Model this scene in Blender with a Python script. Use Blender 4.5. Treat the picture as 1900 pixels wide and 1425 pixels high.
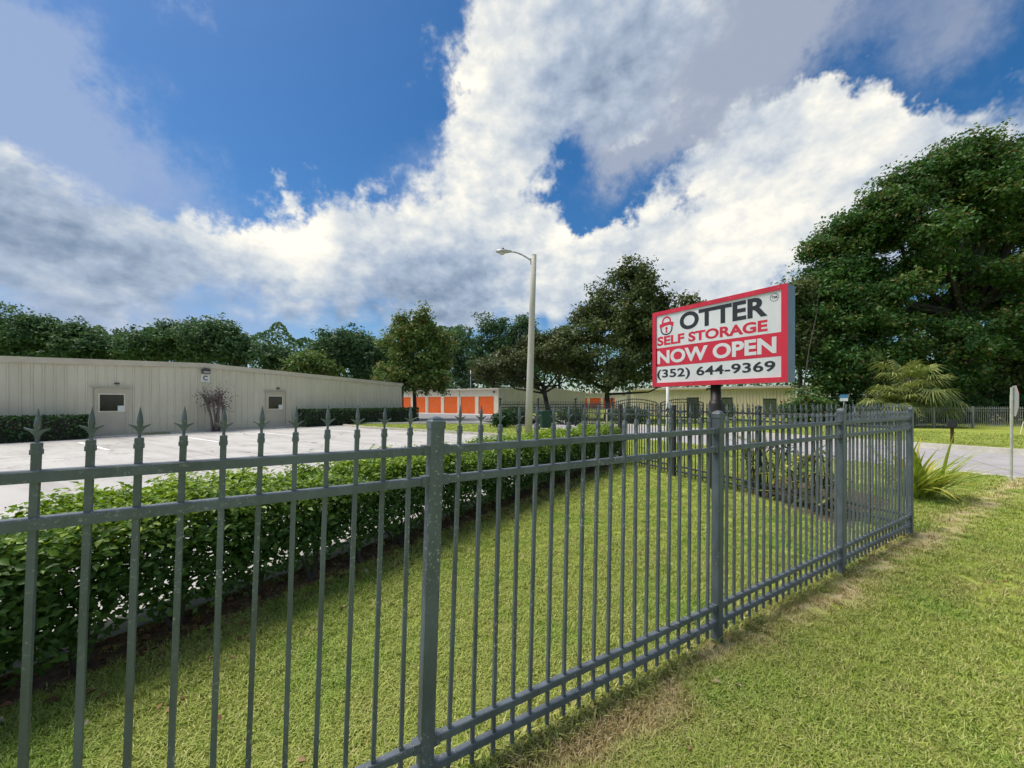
import bpy, bmesh, math, random
import numpy as np
from mathutils import Vector, Matrix

for o in list(bpy.data.objects):
    bpy.data.objects.remove(o)
random.seed(7)
RNG = np.random.default_rng(11)
scene = bpy.context.scene
COL = scene.collection
R = math.radians

# ------------------------------------------------------------------ camera
CAM_H = 1.56
FPX = 716.0            # focal length in pixels of a 1900 px wide picture
HORIZON = 746.0
cam_d = bpy.data.cameras.new('camera')
cam = bpy.data.objects.new('camera', cam_d)
COL.objects.link(cam)
cam.location = (0, 0, CAM_H)
cam.rotation_euler = (R(90), 0, 0)
cam_d.sensor_fit = 'HORIZONTAL'
cam_d.sensor_width = 36
cam_d.lens = 36 * FPX / 1900
cam_d.shift_y = (HORIZON - 712.5) / 1900
cam_d.clip_start = 0.05
cam_d.clip_end = 3000
scene.camera = cam

# ------------------------------------------------------------------ light
SUN_EL, SUN_AZ = R(63), math.atan2(-0.93, 0.22)      # azimuth measured from +Y towards +X
sun_dir = Vector((math.sin(SUN_AZ) * math.cos(SUN_EL), math.cos(SUN_AZ) * math.cos(SUN_EL), math.sin(SUN_EL)))
sun_d = bpy.data.lights.new('sun', 'SUN')
sun_d.energy = 3.3
sun_d.angle = R(38)
sun_d.color = (1.0, 0.93, 0.82)
sun = bpy.data.objects.new('sun', sun_d)
COL.objects.link(sun)
sun.rotation_euler = (-sun_dir).to_track_quat('-Z', 'Y').to_euler()
sun.location = (-20, 0, 30)

scene.view_settings.view_transform = 'Standard'
scene.view_settings.look = 'None'
scene.view_settings.gamma = 1
scene.view_settings.exposure = 0.52
scene.render.engine = 'CYCLES'
scene.cycles.use_denoising = True
scene.cycles.use_adaptive_sampling = True
scene.cycles.adaptive_threshold = 0.035
scene.cycles.max_bounces = 5
scene.cycles.diffuse_bounces = 2
scene.cycles.glossy_bounces = 2
scene.cycles.transmission_bounces = 5
scene.cycles.transparent_max_bounces = 8
scene.cycles.sample_clamp_indirect = 6


def pdir(x, y):
    return Vector(((x - 950) / FPX, 1, (HORIZON - y) / FPX)).normalized()


world = bpy.data.worlds.new('World')
scene.world = world
world.use_nodes = True
world.cycles.sampling_method = 'MANUAL'
world.cycles.sample_map_resolution = 512


def build_sky():
    nt = world.node_tree
    nt.nodes.clear()
    N, L = nt.nodes, nt.links

    def put(sock, v):
        if isinstance(v, bpy.types.NodeSocket):
            L.new(v, sock)
        elif v is not None:
            sock.default_value = v

    def m(op, a, b=None, c=None, clamp=False):
        n = N.new('ShaderNodeMath'); n.operation = op; n.use_clamp = clamp
        for i, v in enumerate((a, b, c)):
            if v is not None:
                put(n.inputs[i], v)
        return n.outputs[0]

    def vm(op, a, b=None, scale=None):
        n = N.new('ShaderNodeVectorMath'); n.operation = op
        put(n.inputs[0], a)
        if b is not None:
            put(n.inputs[1], b)
        if scale is not None:
            put(n.inputs['Scale'], scale)
        return n.outputs['Value'] if op == 'DOT_PRODUCT' else n.outputs['Vector']

    def noise(v, scale, detail, rough=0.55, dist=0.0):
        n = N.new('ShaderNodeTexNoise')
        put(n.inputs['Vector'], v)
        n.inputs['Scale'].default_value = scale
        n.inputs['Detail'].default_value = detail
        n.inputs['Roughness'].default_value = rough
        n.inputs['Distortion'].default_value = dist
        return n

    def mix(f, a, b):
        n = N.new('ShaderNodeMix'); n.data_type = 'RGBA'
        put(n.inputs[0], f); put(n.inputs[6], a); put(n.inputs[7], b)
        return n.outputs[2]

    def sstep(v, lo, hi):
        n = N.new('ShaderNodeMapRange'); n.interpolation_type = 'SMOOTHSTEP'
        put(n.inputs[0], v)
        n.inputs[1].default_value = lo; n.inputs[2].default_value = hi
        return n.outputs[0]

    tc = N.new('ShaderNodeTexCoord')
    d0 = vm('NORMALIZE', tc.outputs['Generated'])
    wq = noise(d0, 7.0, 5, 0.68)
    d = vm('NORMALIZE', vm('ADD', d0, vm('SCALE', vm('SUBTRACT', wq.outputs['Color'], (0.5, 0.5, 0.5)), scale=0.27)))

    def blobs(items, vec):
        """items: picture direction, radius in picture pixels, amount"""
        tot = None
        for (x, y, rad, amp) in items:
            t2 = ((x - 950) / FPX) ** 2 + ((HORIZON - y) / FPX) ** 2
            sig = rad / (FPX * (1 + t2) ** .8)
            k = 1 / sig ** 2
            b = pdir(x, y) * k
            g = m('EXPONENT', m('ADD', vm('DOT_PRODUCT', vec, tuple(b)), math.log(abs(amp)) - k))
            tot = g if tot is None else m('ADD' if amp > 0 else 'SUBTRACT', tot, g)
        return tot

    # ---- cumulus density
    dens = [
        (960, -10, 90, .8), (1030, 60, 90, .6), (920, 90, 60, .7), (990, 170, 75, .7), (905, 190, 50, .65), (880, 250, 42, .6), (940, 270, 60, .7),
        (880, 330, 55, .7), (940, 370, 50, .5), (1060, 180, 70, .50), (1150, 70, 100, .62), (1260, 20, 90, .45), (1150, 190, 60, .35), (870, 420, 60, .7),
        (430, 445, 45, .75), (510, 435, 45, .75), (600, 410, 45, .75), (690, 430, 50, .75), (770, 450, 60, .7),
        (860, 490, 70, .7), (330, 465, 50, .7), (220, 465, 60, .65), (110, 445, 60, .7),
        (20, 395, 65, .8), (-120, 385, 100, .8), (480, 520, 70, .65), (640, 530, 75, .7), (800, 540, 70, .7), (930, 530, 60, .6),
        (180, 550, 110, .55), (20, 480, 90, .45), (1010, 465, 48, .75), (1090, 460, 42, .75), (1170, 480, 50, .75),
        (1270, 440, 55, .75), (1350, 390, 55, .75), (1420, 345, 52, .75), (1450, 430, 85, .85), (1320, 500, 90, .8),
        (1130, 540, 75, .7), (1020, 560, 50, .5), (1280, 295, 36, .6), (1350, 265, 45, .65), (1440, 225, 55, .75), (1510, 190, 50, .75),
        (1540, 290, 80, .75), (1640, 240, 60, .7), (1740, 230, 65, .7), (1640, 350, 110, .8),
        (1850, 290, 110, .7), (2020, 330, 130, .6),
        (582, 318, 14, .42), (530, 360, 18, .36), (235, 560, 35, .3),
        (560, 180, 190, -.25), (1062, 378, 40, -.55), (1120, 330, 45, -.42), (1200, 280, 45, -.3), (1720, 120, 110, -.5), (1560, 110, 60, -.25), (1150, 395, 25, -.3),
    ]
    D = blobs(dens, d)
    flat = vm('MULTIPLY', d0, (1.0, 1.0, 1.5))
    n1 = noise(flat, 5.0, 6, 0.62, 0.0)
    n2 = noise(flat, 16.0, 5, 0.6)
    n2b = noise(vm('ADD', flat, (-0.022, 0.0, 0.034)), 12.0, 4, 0.6)
    n2c = noise(flat, 12.0, 4, 0.6)
    nd = m('MULTIPLY_ADD', n1.outputs[0], 1.15, m('MULTIPLY_ADD', n2.outputs[0], 0.42, -0.785))
    # outside the picture the same broken cloud goes on from the noise alone
    back = sstep(vm('DOT_PRODUCT', d0, (0, 1, 0)), 0.45, 0.1)
    Dn = m('MULTIPLY_ADD', back, m('MULTIPLY', wq.outputs[0], 0.85), D)
    vo = N.new('ShaderNodeTexVoronoi'); vo.feature = 'F1'
    L.new(vm('ADD', flat, vm('SCALE', n2.outputs['Color'], scale=0.07)), vo.inputs['Vector'])
    vo.inputs['Scale'].default_value = 15.0; vo.inputs['Detail'].default_value = 1.0; vo.inputs['Roughness'].default_value = 0.5
    bil = m('SUBTRACT', 0.45, vo.outputs['Distance'])
    Dt = m('MULTIPLY_ADD', bil, 0.22, m('ADD', nd, Dn))
    cmask = m('MULTIPLY', sstep(Dt, 0.06, 0.80), 0.97)
    relief = m('MULTIPLY', m('SUBTRACT', n2c.outputs[0], n2b.outputs[0]), 0.75)
    light = [
        (945, 90, 60, .35), (890, 210, 55, .30), (900, 330, 60, .25), (1430, 390, 85, .50), (1280, 450, 70, .33), (1060, 450, 60, .35),
        (560, 450, 60, .55), (430, 440, 50, .30), (720, 420, 60, .22), (830, 440, 60, .22), (1620, 250, 110, .28), (1500, 190, 60, .15),
        (1190, 110, 120, -.30), (800, 560, 90, -.35), (600, 575, 80, -.22), (1150, 580, 60, -.25), (60, 500, 230, -.27), (350, 560, 90, -.20), (1070, 230, 70, -.15), (1450, 290, 45, -.2), (1700, 400, 80, -.1),
    ]
    Lt = blobs(light, d0)
    lum = m('ADD', m('ADD', relief, 0.60), Lt)
    lum = m('MULTIPLY_ADD', m('SUBTRACT', Dt, 0.9), -0.16, lum)
    lum = m('MULTIPLY_ADD', bil, 0.28, lum)
    lum = m('MULTIPLY_ADD', m('SUBTRACT', n1.outputs[0], 0.5), 0.60, lum, clamp=True)
    ramp = N.new('ShaderNodeValToRGB')
    L.new(lum, ramp.inputs[0])
    e = ramp.color_ramp.elements
    e[0].position = 0.0; e[0].color = (.16, .215, .30, 1)
    e[1].position = 1.0; e[1].color = (.81, .765, .66, 1)
    x = e.new(.35); x.color = (.32, .375, .46, 1)
    x = e.new(.65); x.color = (.52, .545, .555, 1)
    cloud = ramp.outputs[0]

    # ---- high thin veil
    veil = [(60, 110, 110, .6), (-60, 60, 160, .7), (120, 240, 70, .5), (0, 280, 90, .6), (330, -10, 40, .5), (360, 350, 60, .45), (230, 340, 70, .45), (130, 350, 60, .3),
            (1200, 130, 110, .8), (1330, 60, 110, .8), (1130, 260, 60, .7), (1430, 110, 80, .4), (1280, 170, 70, .5), (80, 600, 110, .55), (300, 610, 100, .55), (520, 620, 90, .5), (1540, 20, 80, .5), (1750, 20, 100, .55), (760, 390, 70, .4), (820, 300, 40, .3)]
    Vd = blobs(veil, d)
    Vd = m('MULTIPLY_ADD', back, 0.3, Vd)
    vmask = m('MULTIPLY', sstep(m('MULTIPLY_ADD', n1.outputs[0], 0.4, m('SUBTRACT', Vd, 0.22)), 0.05, 0.85), 0.9)

    sky = N.new('ShaderNodeTexSky')
    sky.sky_type = 'NISHITA'
    sky.sun_disc = False
    sky.sun_elevation = SUN_EL
    sky.sun_rotation = SUN_AZ
    sky.air_density = 1.0
    sky.dust_density = 0.6
    sky.ozone_density = 3.0
    ST = 0.1
    hsv = N.new('ShaderNodeHueSaturation')
    hsv.inputs['Saturation'].default_value = 1.35
    hsv.inputs['Value'].default_value = SKY_VALUE
    L.new(sky.outputs[0], hsv.inputs['Color'])
    skyc = hsv.outputs[0]
    sc = lambda c: (c[0] / ST, c[1] / ST, c[2] / ST, 1)
    side = sstep(vm('DOT_PRODUCT', d0, (1, 0, 0)), -0.25, 0.25)
    c1 = mix(vmask, skyc, mix(side, sc((.235, .31, .47)), sc((.28, .315, .39))))
    cl10 = vm('SCALE', cloud, scale=1 / ST)
    c2 = mix(cmask, c1, cl10)
    bg = N.new('ShaderNodeBackground')
    bg.inputs['Strength'].default_value = ST
    L.new(c2, bg.inputs['Color'])
    out = N.new('ShaderNodeOutputWorld')
    L.new(bg.outputs[0], out.inputs['Surface'])


SKY_VALUE = 0.80
build_sky()

# ================================================================== helpers
def gp(x, y):
    """ground point seen at a pixel of the photograph (X to the right, Y away)"""
    Y = CAM_H * FPX / (y - HORIZON)
    return ((x - 950) / FPX * Y, Y)


def at(x, y, Y):
    return Vector(((x - 950) / FPX * Y, Y, CAM_H + (HORIZON - y) / FPX * Y))


class MB:
    """collects shapes of ONE mesh"""
    def __init__(self):
        self.v, self.f = [], []

    def add(self, verts, faces):
        n = len(self.v)
        self.v += [tuple(p) for p in verts]
        self.f += [tuple(i + n for i in f) for f in faces]
        return self

    def box(self, x0, x1, y0, y1, z0, z1):
        v = [(x, y, z) for z in (z0, z1) for y in (y0, y1) for x in (x0, x1)]
        return self.add(v, [(0, 2, 3, 1), (4, 5, 7, 6), (0, 1, 5, 4), (2, 6, 7, 3), (0, 4, 6, 2), (1, 3, 7, 5)])

    def bevbox(self, x0, x1, y0, y1, z0, z1, b):
        """box with its four upright edges and its top edge cut"""
        def ring(i, z):
            return [(x0 + b + i, y0 + i, z), (x1 - b - i, y0 + i, z), (x1 - i, y0 + b + i, z), (x1 - i, y1 - b - i, z),
                    (x1 - b - i, y1 - i, z), (x0 + b + i, y1 - i, z), (x0 + i, y1 - b - i, z), (x0 + i, y0 + b + i, z)]
        rings = [ring(0, z0), ring(0, z1 - b), ring(b * .9, z1)]
        v = sum(rings, [])
        f = [(k * 8 + i, k * 8 + (i + 1) % 8, k * 8 + 8 + (i + 1) % 8, k * 8 + 8 + i) for k in range(2) for i in range(8)]
        f += [tuple(range(7, -1, -1)), tuple(range(16, 24))]
        return self.add(v, f)

    def lathe(self, prof, n=8, c=(0, 0), rot=0.0):
        v, f = [], []
        for r, z in prof:
            for i in range(n):
                a = rot + 2 * math.pi * i / n
                v.append((c[0] + r * math.cos(a), c[1] + r * math.sin(a), z))
        for k in range(len(prof) - 1):
            for i in range(n):
                j = (i + 1) % n
                f.append((k * n + i, k * n + j, k * n + n + j, k * n + n + i))
        f.append(tuple(range(n - 1, -1, -1)))
        f.append(tuple(range((len(prof) - 1) * n, len(prof) * n)))
        return self.add(v, f)

    def tube(self, pts, rad, n=6):
        pts = [Vector(p) for p in pts]
        v, f = [], []
        up = Vector((0.13, 0.31, 0.94))
        for k, p in enumerate(pts):
            t = (pts[min(k + 1, len(pts) - 1)] - pts[max(k - 1, 0)]).normalized()
            a = t.cross(up)
            if a.length < .05:
                a = t.cross(Vector((1, 0, 0)))
            a.normalize()
            b = t.cross(a)
            for i in range(n):
                w = 2 * math.pi * i / n
                v.append(p + (a * math.cos(w) + b * math.sin(w)) * rad[k])
        for k in range(len(pts) - 1):
            for i in range(n):
                j = (i + 1) % n
                f.append((k * n + i, k * n + n + i, k * n + n + j, k * n + j))
        f.append(tuple(range(n)))
        f.append(tuple(range(len(pts) * n - 1, (len(pts) - 1) * n - 1, -1)))
        return self.add(v, f)

    def prism(self, outline, y0, y1):
        """outline in the x-z plane, between two y"""
        n = len(outline)
        v = [(x, y0, z) for x, z in outline] + [(x, y1, z) for x, z in outline]
        f = [tuple(range(n)), tuple(range(2 * n - 1, n - 1, -1))]
        f += [(i, n + i, n + (i + 1) % n, (i + 1) % n) for i in range(n)]
        return self.add(v, f)

    def mesh(self, name, smooth=False):
        me = bpy.data.meshes.new(name)
        me.from_pydata(self.v, [], self.f)
        bm = bmesh.new(); bm.from_mesh(me)
        bmesh.ops.recalc_face_normals(bm, faces=bm.faces)
        bm.to_mesh(me); bm.free()
        if smooth:
            me.polygons.foreach_set('use_smooth', [True] * len(me.polygons))
        return me

    def build(self, name, mat, parent=None, smooth=False, loc=None):
        o = bpy.data.objects.new(name, self.mesh(name, smooth))
        o.data.materials.append(mat)
        COL.objects.link(o)
        if parent is not None:
            o.parent = parent
        if loc is not None:
            o.location = loc
        return o


def tag(o, label, cat, group=None):
    o['label'] = label; o['category'] = cat
    if group:
        o['group'] = group
    return o


def structure(o, label=None):
    o['kind'] = 'structure'
    if label:
        o['label'] = label
    return o


def empty(name, loc=(0, 0, 0), rz=0.0):
    o = bpy.data.objects.new(name, None)
    o.empty_display_size = .3
    COL.objects.link(o)
    o.location = loc
    o.rotation_euler = (0, 0, rz)
    return o


def inst(name, me, mat, parent, loc=(0, 0, 0), rot=(0, 0, 0), scale=(1, 1, 1)):
    o = bpy.data.objects.new(name, me)
    if mat is not None and not me.materials:
        me.materials.append(mat)
    COL.objects.link(o)
    o.parent = parent
    o.location = loc; o.rotation_euler = rot; o.scale = scale
    return o


# ------------------------------------------------------------------ materials
def new_mat(name):
    m = bpy.data.materials.new(name)
    m.use_nodes = True
    nt = m.node_tree
    return m, nt, nt.nodes, nt.links, nt.nodes['Principled BSDF']


def ramp_node(N, L, fac, stops):
    r = N.new('ShaderNodeValToRGB')
    L.new(fac, r.inputs[0])
    e = r.color_ramp.elements
    e[0].position, e[0].color = stops[0][0], (*stops[0][1], 1)
    e[1].position, e[1].color = stops[-1][0], (*stops[-1][1], 1)
    for p, c in stops[1:-1]:
        x = e.new(p); x.color = (*c, 1)
    return r


def noise_node(N, L, scale, detail=5, rough=.6, vec=None):
    n = N.new('ShaderNodeTexNoise')
    n.inputs['Scale'].default_value = scale
    n.inputs['Detail'].default_value = detail
    n.inputs['Roughness'].default_value = rough
    if vec is not None:
        L.new(vec, n.inputs['Vector'])
    return n


def surf(name, stops, scale=4.0, rough=.7, bump=0.0, bscale=60.0, metallic=0.0, stretch=None, spec=.5):
    """noise-broken surface; the ramp gives its own colour variation"""
    m, nt, N, L, b = new_mat(name)
    g = N.new('ShaderNodeNewGeometry')
    vec = g.outputs['Position']
    if stretch:
        v = N.new('ShaderNodeVectorMath'); v.operation = 'MULTIPLY'
        L.new(vec, v.inputs[0]); v.inputs[1].default_value = stretch
        vec = v.outputs[0]
    n = noise_node(N, L, scale, 6, .62, vec)
    r = ramp_node(N, L, n.outputs[0], stops)
    L.new(r.outputs[0], b.inputs['Base Color'])
    b.inputs['Roughness'].default_value = rough
    b.inputs['Metallic'].default_value = metallic
    b.inputs['Specular IOR Level'].default_value = spec
    if bump:
        n2 = noise_node(N, L, bscale, 4, .6, vec)
        bp = N.new('ShaderNodeBump')
        bp.inputs['Strength'].default_value = bump
        bp.inputs['Distance'].default_value = .01
        L.new(n2.outputs[0], bp.inputs['Height'])
        L.new(bp.outputs[0], b.inputs['Normal'])
    return m


def tone(c, k):
    return tuple(min(1, x * k) for x in c)


def paint(name, c, rough=.5, var=.15, scale=3.0, bump=.0, bscale=80, metallic=0, spec=.5):
    return surf(name, [(.3, tone(c, 1 - var)), (.7, tone(c, 1 + var))], scale, rough, bump, bscale, metallic, None, spec)


def leaf_mat(name, stops, rough=.5, trans=.25, spec=.3):
    """stops run over the random 'tone' every leaf carries"""
    m, nt, N, L, b = new_mat(name)
    a = N.new('ShaderNodeAttribute'); a.attribute_name = 'tone'
    r = ramp_node(N, L, a.outputs['Fac'], stops)
    L.new(r.outputs[0], b.inputs['Base Color'])
    b.inputs['Roughness'].default_value = rough
    b.inputs['Specular IOR Level'].default_value = spec
    t = N.new('ShaderNodeBsdfTranslucent')
    hs = N.new('ShaderNodeHueSaturation')
    hs.inputs['Value'].default_value = 1.2
    hs.inputs['Saturation'].default_value = 1.1
    L.new(r.outputs[0], hs.inputs['Color'])
    L.new(hs.outputs[0], t.inputs['Color'])
    mx = N.new('ShaderNodeMixShader')
    mx.inputs[0].default_value = trans
    L.new(b.outputs[0], mx.inputs[1]); L.new(t.outputs[0], mx.inputs[2])
    L.new(mx.outputs[0], N['Material Output'].inputs['Surface'])
    return m


def line_mask(nt, N, L, p0, p1, w0, w1):
    """1 near the ground line p0-p1 (world metres), fading between w0 and w1"""
    d = Vector((p1[0] - p0[0], p1[1] - p0[1], 0)).normalized()
    n = Vector((-d.y, d.x, 0))
    g = N.new('ShaderNodeNewGeometry')
    dt = N.new('ShaderNodeVectorMath'); dt.operation = 'DOT_PRODUCT'
    L.new(g.outputs['Position'], dt.inputs[0]); dt.inputs[1].default_value = n
    s = N.new('ShaderNodeMath'); s.operation = 'SUBTRACT'
    L.new(dt.outputs['Value'], s.inputs[0]); s.inputs[1].default_value = n.x * p0[0] + n.y * p0[1]
    ab = N.new('ShaderNodeMath'); ab.operation = 'ABSOLUTE'
    L.new(s.outputs[0], ab.inputs[0])
    mr = N.new('ShaderNodeMapRange'); mr.interpolation_type = 'SMOOTHSTEP'
    L.new(ab.outputs[0], mr.inputs[0])
    mr.inputs[1].default_value = w1; mr.inputs[2].default_value = w0
    return mr.outputs[0]


# ================================================================== layout (metres; camera stands at the origin)
FE = Vector((.857, .516, 0)).normalized()               # street fence runs along this
def FP(i):
    return Vector((-.304 + 1.654 * i, 1.532 + .9955 * i, 0))
F2 = Vector((-.33, .944, 0)).normalized()               # side fence
GE1 = Vector((.55, .835, 0)).normalized()               # grid of the buildings, hedge and lot
GE2 = Vector((-.835, .55, 0)).normalized()
GA = math.atan2(GE1.y, GE1.x)
CURB0 = Vector((-2.76, 2.41, 0))                        # a point of the hedge kerb
HN = Vector((GE1.y, -GE1.x, 0))                         # from the kerb towards the street
DRV = Vector((-.5, .866, 0)).normalized()               # side road runs along this
DRV0 = Vector((10.15, 8.2, 0))                          # near edge of the side road

# ------------------------------------------------------------------ ground
def ground_mat():
    m, nt, N, L, b = new_mat('lawn_soil')
    g = N.new('ShaderNodeNewGeometry')
    n1 = noise_node(N, L, .7, 6, .65, g.outputs['Position'])
    n2 = noise_node(N, L, 14, 5, .7, g.outputs['Position'])
    r1 = ramp_node(N, L, n1.outputs[0], [(.30, (.22, .28, .05)), (.5, (.30, .36, .07)), (.70, (.42, .42, .13))])
    r2 = ramp_node(N, L, n2.outputs[0], [(.3, (.55, .55, .5)), (.7, (1.2, 1.2, 1.1))])
    mx = N.new('ShaderNodeMix'); mx.data_type = 'RGBA'; mx.blend_type = 'MULTIPLY'
    mx.inputs[0].default_value = 1
    L.new(r1.outputs[0], mx.inputs[6]); L.new(r2.outputs[0], mx.inputs[7])
    # mown-off dry strip along the street fence
    msk = line_mask(nt, N, L, FP(0) + Vector((.06, -.1, 0)), FP(1) + Vector((.06, -.1, 0)), .08, .30)
    n3 = noise_node(N, L, 3.0, 5, .7, g.outputs['Position'])
    mm = N.new('ShaderNodeMath'); mm.operation = 'MULTIPLY'
    mr = N.new('ShaderNodeMapRange'); L.new(n3.outputs[0], mr.inputs[0])
    mr.inputs[1].default_value = .35; mr.inputs[2].default_value = .6
    L.new(msk, mm.inputs[0]); L.new(mr.outputs[0], mm.inputs[1])
    m3 = N.new('ShaderNodeMix'); m3.data_type = 'RGBA'
    L.new(mm.outputs[0], m3.inputs[0]); L.new(mx.outputs[2], m3.inputs[6])
    m3.inputs[7].default_value = (.50, .40, .25, 1)
    L.new(m3.outputs[2], b.inputs['Base Color'])
    b.inputs['Roughness'].default_value = .95
    b.inputs['Specular IOR Level'].default_value = .1
    bp = N.new('ShaderNodeBump'); bp.inputs['Strength'].default_value = .6; bp.inputs['Distance'].default_value = .02
    L.new(n2.outputs[0], bp.inputs['Height']); L.new(bp.outputs[0], b.inputs['Normal'])
    return m


GROUND = ground_mat()
MB().add([(-900, -300, 0), (900, -300, 0), (900, 1500, 0), (-900, 1500, 0)], [(0, 1, 2, 3)]).build('ground', GROUND)
structure(bpy.data.objects['ground'], 'grassy ground reaching to the horizon')


def sheet(name, pts, z, mat, label=None):
    o = MB().add([(p[0], p[1], z) for p in pts], [tuple(range(len(pts)))]).build(name, mat)
    me = o.data
    if me.polygons[0].normal.z < 0:
        me.flip_normals()
    return structure(o, label)


def concrete_mat(name, c, seam=4.0):
    m, nt, N, L, b = new_mat(name)
    g = N.new('ShaderNodeNewGeometry')
    mp = N.new('ShaderNodeMapping'); mp.inputs['Rotation'].default_value = (0, 0, -GA)
    L.new(g.outputs['Position'], mp.inputs[0])
    n1 = noise_node(N, L, .35, 6, .65, mp.outputs[0])
    st = N.new('ShaderNodeVectorMath'); st.operation = 'MULTIPLY'; st.inputs[1].default_value = (1.6, .25, 1)
    L.new(mp.outputs[0], st.inputs[0])
    n2 = noise_node(N, L, 1.2, 6, .7, st.outputs[0])
    r1 = ramp_node(N, L, n1.outputs[0], [(.3, tone(c, .86)), (.55, c), (.75, tone(c, 1.1))])
    r2 = ramp_node(N, L, n2.outputs[0], [(.33, (.78, .77, .76)), (.55, (1, 1, 1))])
    mx = N.new('ShaderNodeMix'); mx.data_type = 'RGBA'; mx.blend_type = 'MULTIPLY'; mx.inputs[0].default_value = 1
    L.new(r1.outputs[0], mx.inputs[6]); L.new(r2.outputs[0], mx.inputs[7])
    wv = noise_node(N, L, 1.4, 4, .6, mp.outputs[0])
    ad = N.new('ShaderNodeVectorMath'); ad.operation = 'MULTIPLY_ADD'
    L.new(wv.outputs['Color'], ad.inputs[0]); ad.inputs[1].default_value = (1.1, 1.1, 0); L.new(mp.outputs[0], ad.inputs[2])
    vo = N.new('ShaderNodeTexVoronoi'); vo.feature = 'DISTANCE_TO_EDGE'; vo.inputs['Scale'].default_value = .22
    L.new(ad.outputs[0], vo.inputs['Vector'])
    ck = N.new('ShaderNodeMapRange'); L.new(vo.outputs[0], ck.inputs[0])
    ck.inputs[1].default_value = .002; ck.inputs[2].default_value = .007; ck.inputs[3].default_value = .5; ck.inputs[4].default_value = 1
    br = N.new('ShaderNodeTexBrick'); br.inputs['Scale'].default_value = 1.0
    br.inputs['Brick Width'].default_value = 4.6; br.inputs['Row Height'].default_value = 4.6; br.inputs['Mortar Size'].default_value = .02; br.inputs['Mortar Smooth'].default_value = .3
    br.offset = 0
    br.inputs['Color1'].default_value = (1, 1, 1, 1); br.inputs['Color2'].default_value = (.93, .93, .93, 1); br.inputs['Mortar'].default_value = (.55, .54, .53, 1)
    L.new(mp.outputs[0], br.inputs['Vector'])
    n5 = noise_node(N, L, .9, 4, .5, g.outputs['Position'])
    oil = ramp_node(N, L, n5.outputs[0], [(.28, (.72, .71, .70)), (.40, (1, 1, 1))])
    prev = mx.outputs[2]
    for src in (ck.outputs[0], br.outputs[0], oil.outputs[0]):
        q = N.new('ShaderNodeMix'); q.data_type = 'RGBA'; q.blend_type = 'MULTIPLY'; q.inputs[0].default_value = 1
        L.new(prev, q.inputs[6]); L.new(src, q.inputs[7]); prev = q.outputs[2]
    L.new(prev, b.inputs['Base Color'])
    b.inputs['Roughness'].default_value = .85
    n3 = noise_node(N, L, 45, 4, .6, g.outputs['Position'])
    bp = N.new('ShaderNodeBump'); bp.inputs['Strength'].default_value = .25; bp.inputs['Distance'].default_value = .01
    L.new(n3.outputs[0], bp.inputs['Height']); L.new(bp.outputs[0], b.inputs['Normal'])
    return m


CONC = concrete_mat('lot_concrete', (.49, .475, .45))
ROADC = concrete_mat('road_concrete', (.40, .38, .38))
KERB = surf('kerb_concrete', [(.3, (.40, .38, .32)), (.7, (.58, .55, .47))], 5, .85, .3)
PAINTW = surf('worn_line_paint', [(.3, (.62, .61, .6)), (.5, (.85, .85, .84))], 9, .7)
ASPH = surf('grey_drive', [(.3, (.17, .17, .175)), (.7, (.26, .26, .265))], 2, .9, .3)
MULCH = surf('mulch', [(.3, (.055, .036, .020)), (.5, (.125, .078, .042)), (.72, (.22, .145, .085))], 16, .95, .8, 30)

def gpt(u, w):
    """point in the grid frame: u along the hedge kerb, w away from the street"""
    p = CURB0 + GE1 * u - HN * w
    return (p.x, p.y)


# lot: bounded by the hedge kerb, the strip before the building and the grass islands on the right
lot = [gpt(-14, .16), gpt(9.6, .16), gpt(11.6, .6), (-.4, 17.3), (-1.1, 17.9), (-4.3, 20.0), (-8.4, 22.6), (-10.9, 25.0), (-12.2, 26.3), (-13.6, 24.6),
       (-15.0, 22.4), (-17.2, 19.0), (-17.6, 18.3), (-19.3, 15.8), (-32, -2)]
sheet('parking_lot', lot, .004, CONC, 'pale concrete parking lot in front of the long building')
# painted bay lines on the lot
def strip(a, b, w, name, z, mat, par=None):
    a, b = Vector((*a, 0)), Vector((*b, 0))
    d = (b - a).normalized(); n = Vector((-d.y, d.x, 0)) * w / 2
    pts = [a - n, b - n, b + n, a + n]
    o = MB().add([(p.x, p.y, z) for p in pts], [(0, 1, 2, 3)]).build(name, mat)
    if o.data.polygons[0].normal.z < 0:
        o.data.flip_normals()
    if par:
        o.parent = par
    return o


lot_o = bpy.data.objects['parking_lot']
for k in range(-2, 5):
    base = Vector((*gp(147, 821), 0)) + GE1 * 3.05 * k
    e = base + HN * 4.3
    if k < 4:
        strip((base.x, base.y), (e.x, e.y), .11, 'painted_line', .008, PAINTW, lot_o)
# kerbs
def kerb_run(pts, w=.15, h=.12, name='kerb', label=None):
    mb = MB()
    for a, b in zip(pts[:-1], pts[1:]):
        a, b = Vector((a[0], a[1], 0)), Vector((b[0], b[1], 0))
        d = (b - a).normalized(); n = Vector((-d.y, d.x, 0)) * w
        q = [a, b, b + n, a + n]
        mb.add([(p.x, p.y, .0) for p in q] + [((p + (n * .12 if i < 2 else -n * .12)).x, (p + (n * .12 if i < 2 else -n * .12)).y, h) for i, p in enumerate(q)],
               [(4, 5, 6, 7), (0, 1, 5, 4), (1, 2, 6, 5), (2, 3, 7, 6), (3, 0, 4, 7)])
    return structure(mb.build(name, KERB), label)


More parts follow.
